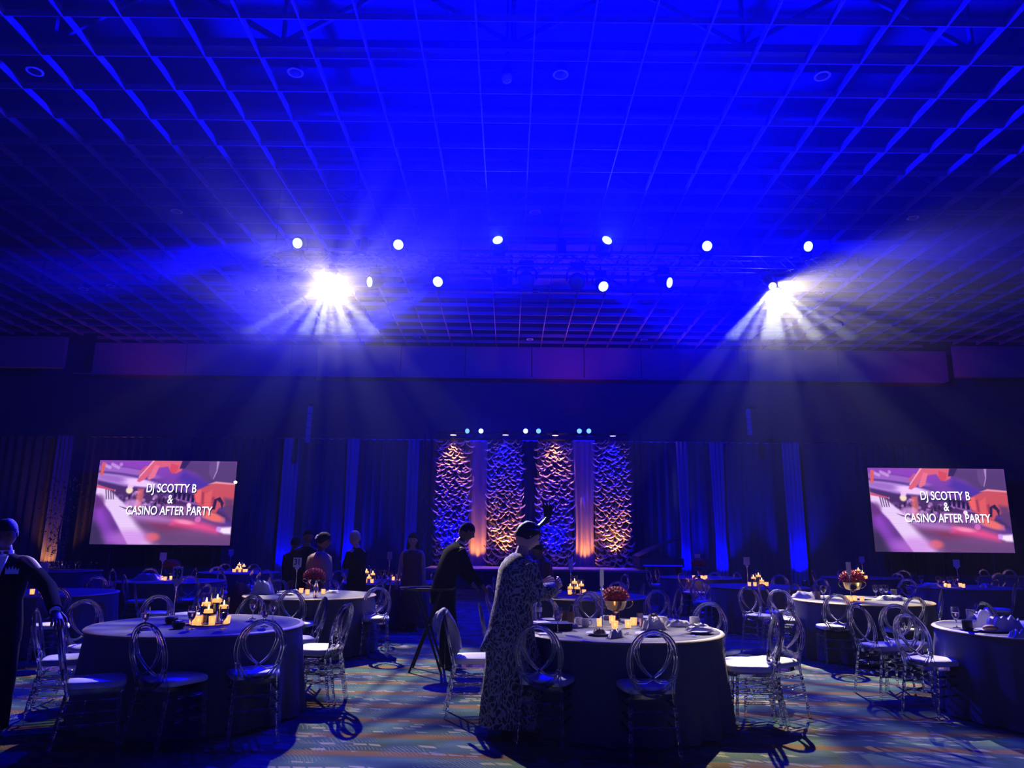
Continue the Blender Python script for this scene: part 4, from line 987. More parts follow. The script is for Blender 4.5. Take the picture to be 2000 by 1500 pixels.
def mug(px, py, r, hh, mm, label, name='mug', handle=True, cat='cup', spout=False):
    x, y = on(px, py); t = empty(name, (x, y, ZT), label=label, cat=cat)
    MB().lathe([(0, 0), (r * .85, 0), (r, hh * .2), (r * .97, hh), (r * .88, hh), (r * .88, .01), (0, .01)], seg=20).build('body', mm, t)
    if handle: MB().tube(smooth_path([(r * .9, 0, hh * .8), (r * 1.5, 0, hh * .75), (r * 1.55, 0, hh * .35), (r * .95, 0, hh * .2)], 10), .005, 6).build('handle', mm, t)
    return t
def cutlery(px, py, ang, kind, label):
    x, y = on(px, py); t = empty(kind, (x, y, ZT + .004), rz=ang, label=label, cat='cutlery')
    m = MB(); m.box((0, -.02, 0), (.008, .13, .003)); m.build('handle', CHROME, t, smooth=False)
    m = MB()
    if kind == 'fork':
        m.box((0, .055, .001), (.022, .025, .003))
        for k in range(4): m.box((-.0085 + .0057 * k, .085, .002), (.0028, .04, .002))
        m.build('tines', CHROME, t, smooth=False)
    else:
        m.lathe([(0, 0), (.014, .002), (.018, .006), (.016, .006), (0, .002)], (0, .07, 0), 14, sy=1.5); m.build('bowl', CHROME, t)
    return t
# --- front left table
q = at_z(405, 1219, ZT); cx0, cy0 = q.x, q.y
t = empty('mirror_tray', (cx0, cy0 + .02, ZT), label='round mirror tray under the candle cylinders of the front left table', cat='tray')
MB().lathe([(0, 0), (.185, 0), (.187, .005), (.18, .008), (0, .008)], seg=40).build('disc', mat('mirror', (.8, .8, .85), .05, metal=1.0), t)
ZM = ZT + .010
for px, hh, dy, lb, li in ((384, .25, .05, 'second tallest candle cylinder, left one at the back on the mirror tray', .9), (404.5, .30, .07, 'tallest candle cylinder in the middle of the mirror tray', 1.2),
                       (422, .215, .04, 'candle cylinder at the right back of the mirror tray', .9), (400, .165, -.06, 'shortest candle cylinder, at the front of the mirror tray', .6)):
    p = at_z(px, 1219, ZM); candle_cyl(p.x, cy0 + .02 + dy, hh, lb, light=li * 1.2, z=ZM)
for px, dy, lb in ((384, -.07, 'votive on the mirror tray front, between a goblet and the short cylinder'), (411, -.06, 'votive on the mirror tray, just right of the short cylinder'), (368, -.02, 'votive at the left rim of the mirror tray'), (436, -.0, 'votive at the right rim of the mirror tray behind a goblet')):
    p = at_z(px, 1219, ZM); votive(p.x, cy0 + dy, lb, z=ZM)
for px, py, lb in ((281, 1231, 'water goblet standing alone left on the front left table'), (372, 1229, 'goblet in front of the mirror tray, left of the votives'), (434, 1229, 'goblet in front of the mirror tray, right end'),
                   (493, 1209, 'empty-looking goblet farthest back of the three at the right'), (516, 1224, 'goblet nearest us of the three right of the candles'), (532, 1213, 'goblet rightmost of the three on the front left table')):
    x, y = on(px, py); goblet(x, y, lb)
for px, py, lb in ((334, 1218, 'black sugar bowl left of a twin, by the sign 39 pole'), (348, 1227, 'black sugar bowl nearer us, right of its twin')):
    x, y = on(px, py); t = empty('sugar_bowl', (x, y, ZT), label=lb, cat='bowl')
    MB().lathe([(0, 0), (.038, 0), (.052, .02), (.055, .052), (.050, .055), (.046, .02), (0, .01)], seg=20).build('body', BLACKG, t)
    m = MB()
    for k in range(3): m.box((-.018 + .018 * k, 0, .045), (.012, .045, .035), rz=.2 * k)
    m.build('packets', NAPKIN, t, smooth=False)
sign(337, 1213, 1107, 'tall chrome stand with number 39 on the front left table', '39', yaw=-.45)
# --- middle front table
sign(1177, 1239, 1110, 'tall chrome stand with its card seen edge-on, middle front table', None, yaw=1.2)
flower_bowl(1203, 1212, 'B', .125, 'bright red flower dome in a gold handled bowl, middle front table', hz=.19, rtop=.13)
for px, py, lb in ((1172, 1223, 'votive left of the chrome stand on the middle front table'), (1201, 1228, 'votive in front of the gold pillar, middle front table'), (1227, 1226, 'front votive of the pair right of the red flowers'), (1238, 1221, 'rear votive of the pair right of the red flowers'), (1196, 1217, 'votive half hidden behind the one at the gold pillar')):
    x, y = on(px, py); votive(x, y, lb)
for x_, y_, e_ in ((1203, 1222, .8),): p = on(1201, 1228); lamp('POINT', (p[0], p[1], ZT + .036), e_, (1.0, .45, .14), radius=.005, name='candle_glow')
x, y = on(1089.5, 1236); t = empty('wine_glass', (x, y, ZT), label='stemmed glass with pale wine near the patterned dress', cat='wine glass'); share('bowl_and_stem', wine, t); share('wine', winew, t)
bottle(1052, 1212, 'clear water bottle next to the patterned dress on the middle front table')
x, y = on(1109, 1222); t = empty('wine_bucket', (x, y, ZT), label='brown wine bucket with a dark bottle neck sticking out', cat='bucket')
MB().lathe([(0, 0), (.055, 0), (.062, .125), (.057, .125), (.052, .01), (0, .01)], seg=24).build('bucket_body', mat('brown_leather', (.16, .08, .05), .6), t)
b = MB().lathe([(0, 0), (.036, 0), (.036, .08), (.014, .12), (.014, .165), (0, .165)], (.01, 0, .02), 14, M=Matrix.Rotation(.18, 3, 'Y')).build('bottle_neck', BLACKG, t)
x, y = on(1075, 1229); t = empty('check_tray', (x, y, ZT), rz=.15, label='black rectangular tray with papers in front of the wine bucket', cat='tray')
m = MB(); m.box((0, 0, .03), (.34, .22, .055)); m.build('tray_body', BLACKM, t, smooth=False); m = MB(); m.box((-.08, 0, .062), (.14, .16, .003), rz=.2); m.build('papers', NAPKIN, t, smooth=False)
for px, py, r, lb in ((1171, 1240, .115, 'white plate with leftovers under the chrome stand, middle front table'), (1268, 1241, .12, 'white plate behind the back-turned chair, middle front table'),
                      (1276, 1209, .13, 'white plate with a dark pan handle at the far side of the middle front table'), (1075, 1213, .10, 'small pale plate behind the wine glass'), (1368, 1237, .11, 'flat plate under a spotted cloth at the right of the middle front table')):
    x, y = on(px, py); t = plate(x, y, r, lb)
    if px in (1171, 1276):
        m = MB(); crumple(m, (0, 0, .012), .05, .04, .03, random.Random(px)); m.build('leftovers', mat('dark_food', (.06, .03, .02), .7), t)
for px, py, rx, ry, hh, sd, rt, lb in ((1278, 1229, .10, .07, .085, 1, .3, 'crumpled white napkin standing up behind the back-turned chair'), (1325, 1223, .12, .06, .04, 2, .1, 'folded pale napkin left of the white cup'),
        (1365, 1229, .11, .05, .035, 3, .2, 'white napkin in front of the white cup'), (1368, 1237, .12, .045, .025, 4, .1, 'spotted cloth lying on the right plate'), (1203, 1245, .035, .09, .05, 5, -.7, 'rolled white napkin at the near edge of the middle front table'),
        (1118, 1226, .06, .04, .03, 6, .2, 'small crumpled napkin right of the black tray'), (1190, 1210, .09, .05, .03, 7, 0., 'bluish napkin behind the chrome stand'), (1295, 1219, .08, .04, .05, 8, .4, 'small white napkin beside the far plate'), (1066, 1238, .06, .05, .004, 9, .1, 'flat white paper square at the near left edge of the middle front table')):
    x, y = on(px, py); napkin(x, y, rx, ry, hh, lb, sd, rt, z=ZT + (.022 if px == 1368 else 0))
mug(1356, 1221, .042, .075, CHINA, 'square-looking white coffee cup right on the middle front table', handle=False)
mug(1143, 1224, .036, .07, CHINA, 'white milk jug left of the votive with a handle', 'milk_jug'); mug(1131, 1219, .035, .06, CHINA, 'white sugar pot beside the milk jug', 'sugar_pot', handle=False)
mug(1257, 1225, .035, .07, GLASS, 'clear tumbler right of the pair of votives', 'tumbler', handle=False, cat='glass'); mug(1250, 1216, .035, .085, GLASS, 'clear tumbler behind the crumpled napkin', 'tumbler', handle=False, cat='glass')
cutlery(1322, 1242, -.9, 'fork', 'fork lying near the front edge of the middle front table'); cutlery(1342, 1244, -1.2, 'spoon', 'spoon at the near right edge of the middle front table'); cutlery(1218, 1240, -.6, 'spoon', 'spoon beside the rolled napkin')
# --- right front table
x, y = on(1869, 1226); goblet(x, y, 'full goblet at the left rim of the right front table')
mug(1891, 1231, .045, .085, BLACKG, 'black round pot with rim on the right front table', 'black_pot', handle=False)
mug(1899, 1224, .038, .155, mat('grey_ceramic', (.22, .2, .22), .5), 'tall grey shaker cup behind the black pot', 'tall_cup', handle=False)
for px, py, rx, ry, hh, sd, lb in ((1918, 1226, .14, .09, .12, 21, 'tall peaked white napkin on the right front table'), (1965, 1233, .16, .08, .10, 22, 'crumpled pinkish napkin heap at the right picture edge'), (1990, 1246, .07, .05, .05, 23, 'white napkin at the near rim of the right front table')):
    x, y = on(px, py); napkin(x, y, rx, ry, hh, lb, sd)
x, y = on(1935, 1234); t = plate(x, y, .13, 'plate with a bread roll on the right front table'); m = MB(); m.ball((0, 0, .03), .05, 14, 8, sx=1.3, sz=.6); m.build('bread_roll', mat('bread_crust', (.25, .12, .05), .7), t)
cutlery(1950, 1242, 1.2, 'fork', 'fork on the right front table beside the bread roll plate')
# --- table 31
sign(577, 1153, 1089, 'tall stand with white card reading 31', '31', yaw=-.1)
flower_bowl(612, 1152, 'D', .155, 'red flower dome on the table with sign 31', hz=.16, rtop=.13)
bottle(616, 1166, 'clear water bottle in front of the red flowers, sign 31 table')
for px, py, lb in ((600, 1161, 'votive left of the water bottle, sign 31 table'), (631, 1160, 'votive right of the water bottle, sign 31 table'), (588, 1158, 'dim votive just right of the sign 31 pole')):
    x, y = on(px, py); votive(x, y, lb)
p = on(600, 1161); lamp('POINT', (p[0], p[1], ZT + .036), .7, (1.0, .45, .14), radius=.005, name='candle_glow')
x, y = on(512, 1160); napkin(x, y, .15, .09, .14, 'peaked pale napkin on the left of the sign 31 table', 31)
mug(535, 1159, .042, .07, BLACKG, 'dark coffee cup on the sign 31 table', cat='cup'); x, y = on(558, 1162); plate(x, y, .12, 'flat plate with cutlery at the near rim of the sign 31 table')
mug(484, 1156, .035, .10, GLASS, 'clear tumbler at the left rim of the sign 31 table', 'tumbler', handle=False, cat='glass')
x, y = on(650, 1158); napkin(x, y, .10, .06, .03, 'low pale napkin right of the votives, sign 31 table', 32)
# --- candle clusters on the other tables
def cluster(px, py, where, spec, vots, light):
    for i, (dx, dy, hh) in enumerate(sorted(spec)):
        x, y = on(px + dx, py); candle_cyl(x, y + dy, hh, 'candle cylinder, ' + ordn(i, len(spec)) + ' ' + where, group='candle cylinders ' + where)
    for i, (dx, dy) in enumerate(sorted(vots)):
        x, y = on(px + dx, py); votive(x, y + dy, 'small lit votive, ' + ordn(i, len(vots)) + ' ' + where, group='votives ' + where)
    dx, dy, hh = sorted(spec)[len(spec) // 2]; x, y = on(px + dx, py); lamp('POINT', (x, y + dy, ZT + cyl_mesh(hh)[4] + .016), light, (1.0, .45, .14), radius=.006, name='candle_glow')
W1 = 'on the centre table behind the patterned dress'
cluster(1126, 1160, W1, ((-3, .05, .26), (10, .04, .20), (-12, 0, .14), (1, -.06, .14)), ((-14, -.08), (14, -.06)), 1.6)
W2 = 'on the table left of the bending man'
cluster(721, 1138, W2, ((-7, .04, .30), (6, .02, .24), (0, -.04, .14)), ((-6, -.09), (7, -.08)), 1.4)
W3 = 'on the far table right of the left screen'
cluster(468, 1117, W3, ((-3, .04, .26), (6, .04, .21), (2, -.03, .12), (-5, -.02, .12)), ((-12, 0), (-8, -.06), (10, -.05), (13, 0), (3, -.1)), 1.6)
W4 = 'on the right middle table with three cylinders'
cluster(1478, 1144, W4, ((-4, .04, .22), (6, .04, .28), (9, -.04, .14)), ((-16, -.05), (-6, -.08), (6, -.08), (11, -.06), (16, -.04), (20, 0)), 1.7)
W5 = 'in the candle pyramid near the right screen'
cluster(1680, 1130, W5, ((0, .05, .30), (-7, .02, .22), (6, .02, .2), (-2, -.05, .12)), ((-11, 0), (12, 0), (4, -.1)), 1.6)
W6 = 'behind the sleeve of the suited man'
cluster(80, 1160, W6, ((-5, .05, .28), (6, .0, .20), (14, .03, .13)), ((-12, -.06), (24, .04)), 1.6)
# votive-only tables with bowls
for px, py, vs_, where, li in ((1367, 1131, (-12, -6, 4, 9, 12), 'under the dark flower bowl right of the stage', 1.0), (1665, 1174, (-8, -3, 5, 19), 'on the dim table with gold bowl', .9), (1862, 1147, (-16, -8, 14, 20), 'among the goblets below the right screen', .8), (322, 1133, (-8, 0, 12), 'beside the blue-lit napkins', .8), (770, 1134, (-2, 8, 20), 'among the many glasses left of the bending man', .6)):
    for k, dx in enumerate(vs_):
        x, y = on(px + dx, py + (k % 2) * 1.5 - 1); votive(x, y, 'small lit votive, ' + ordn(k, len(vs_)) + ' ' + where, group='votives ' + where)
    x, y = on(px + vs_[1], py); lamp('POINT', (x, y, ZT + .036), li, (1.0, .45, .14), radius=.005, name='candle_glow')
flower_bowl(1366, 1126, 'K', .17, 'dark flower dome in a gold bowl right of the stage', hz=.24, rtop=.16)
flower_bowl(1667, 1168, 'M', .16, 'dark flower dome in a gold bowl on the dim right table', hz=.22, rtop=.15)
flower_bowl(332, 1128, 'F', .16, 'dark red flowers beside the blue-lit napkins', hz=.18, rtop=.13)
# signs on the other tables
for px, py, top, lb in ((79, 1160, 1098, 'sign stand with blue-lit card by the suited man'), (314, 1130, 1079, 'sign stand with blue-lit card at the lower edge of the left screen'), (448, 1113, 1073, 'thin sign stand right of the left screen'),
        (759, 1131, 1078, 'thin pole among the glasses left of the bending man'), (1115, 1160, 1093, 'thin sign stand rising behind the praying hands of the woman'), (1364, 1126, 1082, 'thin sign stand right of the stage'),
        (1461, 1143, 1088, 'sign stand with square card left of the three candle cylinders'), (1663, 1174, 1098, 'tall sign stand on the dim table with gold bowl'), (1873, 1143, 1093, 'slanting-looking sign stand below the right screen'), (1686, 1127, 1087, 'thin dark sign stand behind the candle pyramid')):
    sign(px, py, top, lb, None, yaw=rnd.uniform(-1.3, 1.3) if px not in (79, 314, 1461) else rnd.uniform(-.2, .2))
# napkins, cups and goblets on the dim tables
for i, (px, py, rx, ry, hh, lb) in enumerate(((290, 1133, .24, .12, .09, 'heap of blue-lit napkins at the left middle'), (352, 1133, .10, .06, .05, 'small dim napkin right of the dark red flowers'), (1573, 1168, .20, .11, .07, 'pale crumpled napkin pile at the left of the dim right table'),
        (1742, 1172, .20, .10, .05, 'pale flat napkin at the right of the dim right table'), (1075, 1164, .10, .07, .05, 'dark tilted napkin on the centre table'), (1168, 1166, .16, .08, .05, 'pale napkin right of the candles on the centre table'), (1820, 1146, .14, .08, .06, 'blue-tinted napkin at the left of the goblet table'), (1925, 1147, .16, .08, .05, 'dim napkin at the right of the goblet table'))):
    x, y = on(px, py); napkin(x, y, rx, ry, hh, lb, 50 + i, rot=i)
mug(1597, 1170, .04, .10, mat('grey_ceramic', (.22, .2, .22), .5), 'grey cup beside the pale napkin pile', 'tall_cup', handle=False); mug(1747, 1168, .042, .12, mat('grey_ceramic', (.22, .2, .22), .5), 'tall grey cup at the right of the dim right table', 'tall_cup', handle=False)
mug(1060, 1166, .04, .06, CHINA, 'white cup left on the centre table', handle=False); mug(1084, 1168, .045, .06, CHINA, 'square pale cup nearer us on the centre table', handle=False)
def glasses(px0, px1, py, n, where, dy=.35):
    rg = random.Random(int(px0))
    for k in range(n):
        x, y = on(px0 + (px1 - px0) * (k + .5) / n + rg.uniform(-.4, .4), py); goblet(x, y + rg.uniform(-dy, dy), 'dim goblet, ' + ordn(k, n) + ' ' + where, group='goblets ' + where, full=bool(k % 2))
glasses(62, 158, 1112, 20, 'crowded on the table by the potted tree', .35)
glasses(732, 800, 1134, 16, 'crowded on the dark table left of the bending man', .3)
glasses(1798, 1905, 1146, 9, 'standing below the right screen', .3)
glasses(1706, 1736, 1168, 3, 'on the dim table with gold bowl', .1)
glasses(1605, 1618, 1171, 2, 'between the napkin pile and gold bowl', .1)

# napkin over the back of a chair, garments on chairs
p = at_z(866, 1188, .905)
m = MB(); P = []
for i in range(15):
    f = i / 14 * 2 - 1; row = []                    # down one side, over the top, down the other
    for j in range(9):
        v = j / 8 * 2 - 1; a = abs(f); side = -1 if f < 0 else 1
        ln = .40 if side > 0 else .22
        z = .915 - a * ln * (1 + .18 * v * side) - .035 * v * v; xx = side * (.012 + .045 * min(1, a * 3) + (.10 * a if side > 0 else .0)) + .012 * math.sin(v * 7 + f * 3)
        row.append(Vector((xx, v * (.085 + .03 * math.sin(a * 4)) * (1 - .15 * a) + .01 * math.sin(f * 6), z)))
    P.append(row)
m.grid(P, thick=.006); o = m.build('draped_napkin', NAPKIN); o.location = (p.x, p.y, 0); o.rotation_euler = (0, 0, .45); tag(o, 'light grey napkin hanging over the back of a chair left of the patterned dress', 'napkin')
p = at_z(470, 1143, .88); m = MB(); P = []
for i in range(13):
    f = i / 12 * 2 - 1; row = []
    for j in range(9):
        v = j / 8 * 2 - 1; a = abs(f); side = -1 if f < 0 else 1
        row.append(Vector((v * (.20 - .04 * (1 - a)) + .02 * math.sin(f * 4), side * (.015 + .05 * min(1, a * 3)) + .015 * math.sin(v * 6), .905 - a * .52 - .08 * v * v * (1 - a) - .05 * v * v)))
    P.append(row)
m.grid(P, thick=.01); o = m.build('draped_jacket', MAROON); o.location = (p.x, p.y, 0); o.rotation_euler = (0, 0, .6); tag(o, 'dark maroon jacket hung on a chair left of the sign 31 table', 'jacket')
# serving tray on a folding stand
a0 = at_z(797, 1314, 0); a1 = at_z(868, 1306, 0); c = (a0 + a1) / 2; zt = at_y(800, 1150, c.y).z
hw = (a1.x - a0.x) / 2
t = empty('folding_tray_stand', (c.x, c.y, 0), label='black folding stand with crossed legs left of the napkin chair', cat='stand')
for d in (-.17, .17):
    for s in (-1, 1):
        m = MB(); m.tube([(-s * hw * .95, d + s * .012, 0), (s * hw * .75, d + s * .012, zt - .03)], .014, 8); m.build('leg', BLACKM, t)
for s in (-1, 1):
    m = MB(); m.tube([(s * hw * .75, -.19, zt - .03), (s * hw * .75, .19, zt - .03)], .014, 8); m.build('top_rail', BLACKM, t)
m = MB(); m.tube([(0, -.19, zt * .545), (0, .19, zt * .545)], .008, 6); m.build('pivot', CHROME, t)
t = empty('oval_tray', (c.x - .02, c.y, zt), label='large black oval serving tray lying on the folding stand', cat='tray')
MB().lathe([(0, -.012), (.31, -.012), (.335, .012), (.34, .014), (.34, .020), (.325, .018), (.305, -.004), (0, -.004)], seg=44, sy=.78).build('tray_body', BLACKG, t)

# ================================================================ PEOPLE
def skin_mesh(pts, edges, rad, sub=2):
    """continuous surface grown over a skeleton (Skin + Subdivision), returned as verts and faces"""
    me = bpy.data.meshes.new('tmp'); me.from_pydata([tuple(p) for p in pts], edges, []); me.update()
    o = bpy.data.objects.new('tmp', me); COL.objects.link(o)
    sk = o.modifiers.new('s', 'SKIN'); sk.use_smooth_shade = True
    if not me.skin_vertices: 
        pass
    lay = me.skin_vertices[0].data if me.skin_vertices else None
    if lay is None:
        bpy.context.view_layer.objects.active = o; lay = me.skin_vertices[0].data
    for i, r in enumerate(rad):
        lay[i].radius = r if isinstance(r, tuple) else (r, r); lay[i].use_root = (i == 0)
    ss = o.modifiers.new('u', 'SUBSURF'); ss.levels = sub; ss.render_levels = sub
    dg = bpy.context.evaluated_depsgraph_get(); dg.update(); ev = o.evaluated_get(dg); em = ev.to_mesh()
    V = [v.co.copy() for v in em.vertices]; Fc = [tuple(p.vertices) for p in em.polygons]
    ev.to_mesh_clear(); bpy.data.objects.remove(o); bpy.data.meshes.remove(me)
    return V, Fc
def frame(a, b, fwd):
    t = (b - a).normalized(); s = t.cross(fwd).normalized(); return t, s, s.cross(t).normalized()
def ell_ring(c, t, fwd, rx, ry, n=20, wav=0.0, k=9, ph=0.0):
    s = t.cross(fwd).normalized(); f = s.cross(t).normalized()
    return [c + s * (rx * (1 + wav * math.sin(k * q + ph)) * math.cos(q)) + f * (ry * (1 + wav * math.sin(k * q + ph)) * math.sin(q)) for q in [2 * PI * i / n for i in range(n)]]
def tube_loft(m, pts, rs, fwd=Vector((0, -1, .01)), n=14):
    P = [Vector(p) for p in pts]; R = []
    for i, p in enumerate(P):
        t = (P[min(i + 1, len(P) - 1)] - P[max(i - 1, 0)]).normalized(); r = rs[i]
        r = r if isinstance(r, tuple) else (r, r); R.append(ell_ring(p, t, fwd, r[0], r[1], n))
    m.loft(R)
def hand_on(m, wrist, d, up, size=.09, curl=.5, thumb=1):
    """palm and five bent fingers growing from the wrist along d, back of the hand facing up"""
    d = d.normalized(); s = d.cross(up).normalized(); u = s.cross(d).normalized()
    R = []
    for f, w, t_ in ((0, .026, .020), (.3, .033, .017), (.75, .042, .015), (1.0, .040, .012)):
        R.append(ell_ring(wrist + d * size * f, d, u, w, t_, 12))
    m.loft(R)
    for k, ln in enumerate((.066, .076, .072, .058)):
        base = wrist + d * size * .96 + s * (-.030 + .020 * k); dd = (d + s * (-.10 + .07 * k)).normalized()
        p1 = base + dd * ln * .45; d2 = (dd - u * curl).normalized(); p2 = p1 + d2 * ln * .33; d3 = (d2 - u * curl * 1.2).normalized(); p3 = p2 + d3 * ln * .26
        m.tube([base - dd * .01, p1, p2, p3], [.0095, .009, .0082, .0055], 8)
    b = wrist + d * size * .25 + s * (-.030 * thumb); td = (d * .7 - s * thumb * .75 - u * .25).normalized()
    m.tube([b, b + td * .035, b + td * .035 + (td + d * .6).normalized() * .03, b + td * .035 + (td * .4 + d).normalized() * .052], [.013, .011, .010, .006], 8)
def head_mesh(m, c, fwd, up, r=.098):
    """face with brow, nose, lips, chin, eye sockets and ears; c is the middle of the head"""
    f = fwd.normalized(); s = f.cross(up).normalized(); u = s.cross(f).normalized()
    nr, ns = 22, 28; R = []
    for i in range(nr + 1):
        v = -1 + 2 * i / nr; z = v * 1.22; w = math.sqrt(max(0.0, 1 - abs(v) ** 2.1)); ring = []
        for j in range(ns):
            a = 2 * PI * j / ns; ca, sa = math.cos(a), math.sin(a)
            x = .80 * w * ca * (1 - .16 * max(0, -v)); y = w * sa * (1.0 if sa > 0 else 1.04)
            if sa > 0:
                fr = max(0, sa) ** 3
                y -= .10 * fr * max(0, -v - .2); y += .05 * fr * math.exp(-((v - .22) / .10) ** 2)
                y += (.30 * math.exp(-((v + .10) / .15) ** 2) * max(0, 1 + (v + .10) * 1.2) * math.exp(-(ca / .16) ** 2))
                y -= .10 * math.exp(-((v - .06) / .09) ** 2) * math.exp(-((abs(ca) - .36) / .16) ** 2)
                y += .07 * math.exp(-((v + .42) / .06) ** 2) * math.exp(-(ca / .26) ** 2) + .10 * math.exp(-((v + .80) / .14) ** 2) * math.exp(-(ca / .3) ** 2)
            ring.append(c + (s * x + f * y + u * z) * r)
        R.append(ring)
    m.loft(R)
    for sg in (-1, 1):
        e = c + (s * .80 * sg - f * .04 - u * .02) * r; M = Matrix((s * sg, f, u)).transposed()
        m.ball(e, r * .26, 10, 7, sx=.32, sy=.7, sz=1.05, M=M)
def eyes(parent, c, fwd, up, r, mm):
    f = fwd.normalized(); s = f.cross(up).normalized(); u = s.cross(f).normalized()
    for sg in (-1, 1): MB().ball(c + (s * .33 * sg + f * .80 + u * .07) * r, r * .115, 8, 6).build('eye', mm, parent)
def hair_cap(m, c, fwd, up, r, grow=.10, back=.0, rng=None, low=-.15, bumpy=.02, front=.35):
    f = fwd.normalized(); s = f.cross(up).normalized(); u = s.cross(f).normalized(); rg = rng or random.Random(1)
    n = 30; R = []
    for i in range(14):
        t_ = i / 13; ring = []
        for j in range(n):
            a = 2 * PI * j / n; ca, sa = math.cos(a), math.sin(a); q = min(1, max(0, (sa + .25) / .85)); q = q * q * (3 - 2 * q)
            lo = low + (front - low) * q; v = 1 - t_ * (1 - lo); g = 1 + grow * (1 - .5 * t_ ** 4) + bumpy * rg.uniform(-1, 1)
            w2 = math.sqrt(max(0.0, 1 - min(1, abs(v)) ** 2.1))
            ring.append(c + (s * (.82 * w2 * ca) + f * (w2 * sa * (1.0 if sa > 0 else 1.06 + back)) + u * (v * 1.22)) * r * g)
        R.append(ring)
    m.loft(R)
def build_body(root, J, mm, curl=(.5, .5), face=None, lowres=False):
    """J: joints. One continuous surface for legs, trunk, arms and neck, then face and fingers in the same mesh"""
    names = ['pelvis', 'waist', 'chest', 'neck', 'skull', 'hipL', 'kneeL', 'ankleL', 'toeL', 'hipR', 'kneeR', 'ankleR', 'toeR', 'shL', 'elL', 'wrL', 'shR', 'elR', 'wrR']
    idx = {n: i for i, n in enumerate(names)}; P = [Vector(J[n]) for n in names]
    E_ = [('pelvis', 'waist'), ('waist', 'chest'), ('chest', 'neck'), ('neck', 'skull'), ('pelvis', 'hipL'), ('hipL', 'kneeL'), ('kneeL', 'ankleL'), ('ankleL', 'toeL'), ('pelvis', 'hipR'), ('hipR', 'kneeR'), ('kneeR', 'ankleR'), ('ankleR', 'toeR'),
          ('chest', 'shL'), ('shL', 'elL'), ('elL', 'wrL'), ('chest', 'shR'), ('shR', 'elR'), ('elR', 'wrR')]
    rad = [.115, .105, .115, .052, .058, .082, .052, .036, .030, .082, .052, .036, .030, .055, .040, .026, .055, .040, .026]
    V, Fc = skin_mesh(P, [(idx[a], idx[b]) for a, b in E_], rad)
    m = MB(); m.add(V, Fc); f = Vector(J['face']); up = (Vector(J['head']) - Vector(J['neck'])).normalized()
    up = (up + Vector((0, 0, .3))).normalized(); head_mesh(m, Vector(J['head']), f, up, J.get('hr', .098))
    for sd, th, cu in (('L', 1, curl[0]), ('R', -1, curl[1])):
        w_ = Vector(J['wr' + sd]); d = w_ - Vector(J['el' + sd]); d = Vector(J.get('hd' + sd, d)); hand_on(m, w_, d, Vector(J.get('hu' + sd, (0, 0, 1))), curl=cu, thumb=th)
    b = m.build('body', mm, root); eyes(root, Vector(J['head']), f, up, J.get('hr', .098), mat('eye', (.06, .04, .03), .15))
    return b, f, up
def stand_joints(x, y, H, yaw, lean=0.0, foot=.11, arms=None, headturn=0.0, nod=0.0):
    """a standing skeleton, facing yaw degrees (0 = away from the camera, 90 = to the right), leaning forward"""
    a = math.radians(-yaw); F_ = Vector((-math.sin(a), math.cos(a), 0)); S_ = Vector((F_.y, -F_.x, 0)); o = Vector((x, y, 0)); k = H / 1.75
    U = Vector((0, 0, 1)); T = (U * math.cos(lean) + F_ * math.sin(lean)); back = -F_ * (.10 * math.sin(lean) * 2)
    J = {}; pel = o + U * .95 * k + back; J['pelvis'] = pel; J['waist'] = pel + (U * math.cos(lean * .5) + F_ * math.sin(lean * .5)) * .17 * k
    J['chest'] = J['waist'] + T * .25 * k; J['neck'] = J['chest'] + T * .17 * k; hu = (T + F_ * .12 + U * .2).normalized()
    J['skull'] = J['neck'] + hu * .11 * k; J['head'] = J['neck'] + hu * .17 * k + F_ * .02
    for sd, s in (('L', -1), ('R', 1)):
        J['hip' + sd] = pel + S_ * s * .09 * k - U * .05; J['knee' + sd] = o + S_ * s * foot + U * .50 * k + back * .4 + F_ * .03; J['ankle' + sd] = o + S_ * s * foot + U * .085; J['toe' + sd] = o + S_ * s * (foot + .01) + F_ * .15 + U * .035
        sh = J['chest'] + T * .10 * k + S_ * s * .185 * k; J['sh' + sd] = sh
        e_, w_ = (arms or {}).get(sd, ((s * .04, .02, -.28), (s * .03, .08, -.25)))
        J['el' + sd] = sh + (S_ * e_[0] + F_ * e_[1] + U * e_[2]) * k; J['wr' + sd] = J['el' + sd] + (S_ * w_[0] + F_ * w_[1] + U * w_[2]) * k
    ft = math.radians(-yaw - headturn); J['face'] = Vector((-math.sin(ft), math.cos(ft), 0)) * math.cos(nod) - U * math.sin(nod)
    J['F'] = F_; J['S'] = S_; J['k'] = k; J['o'] = o; J['T'] = T
    return J
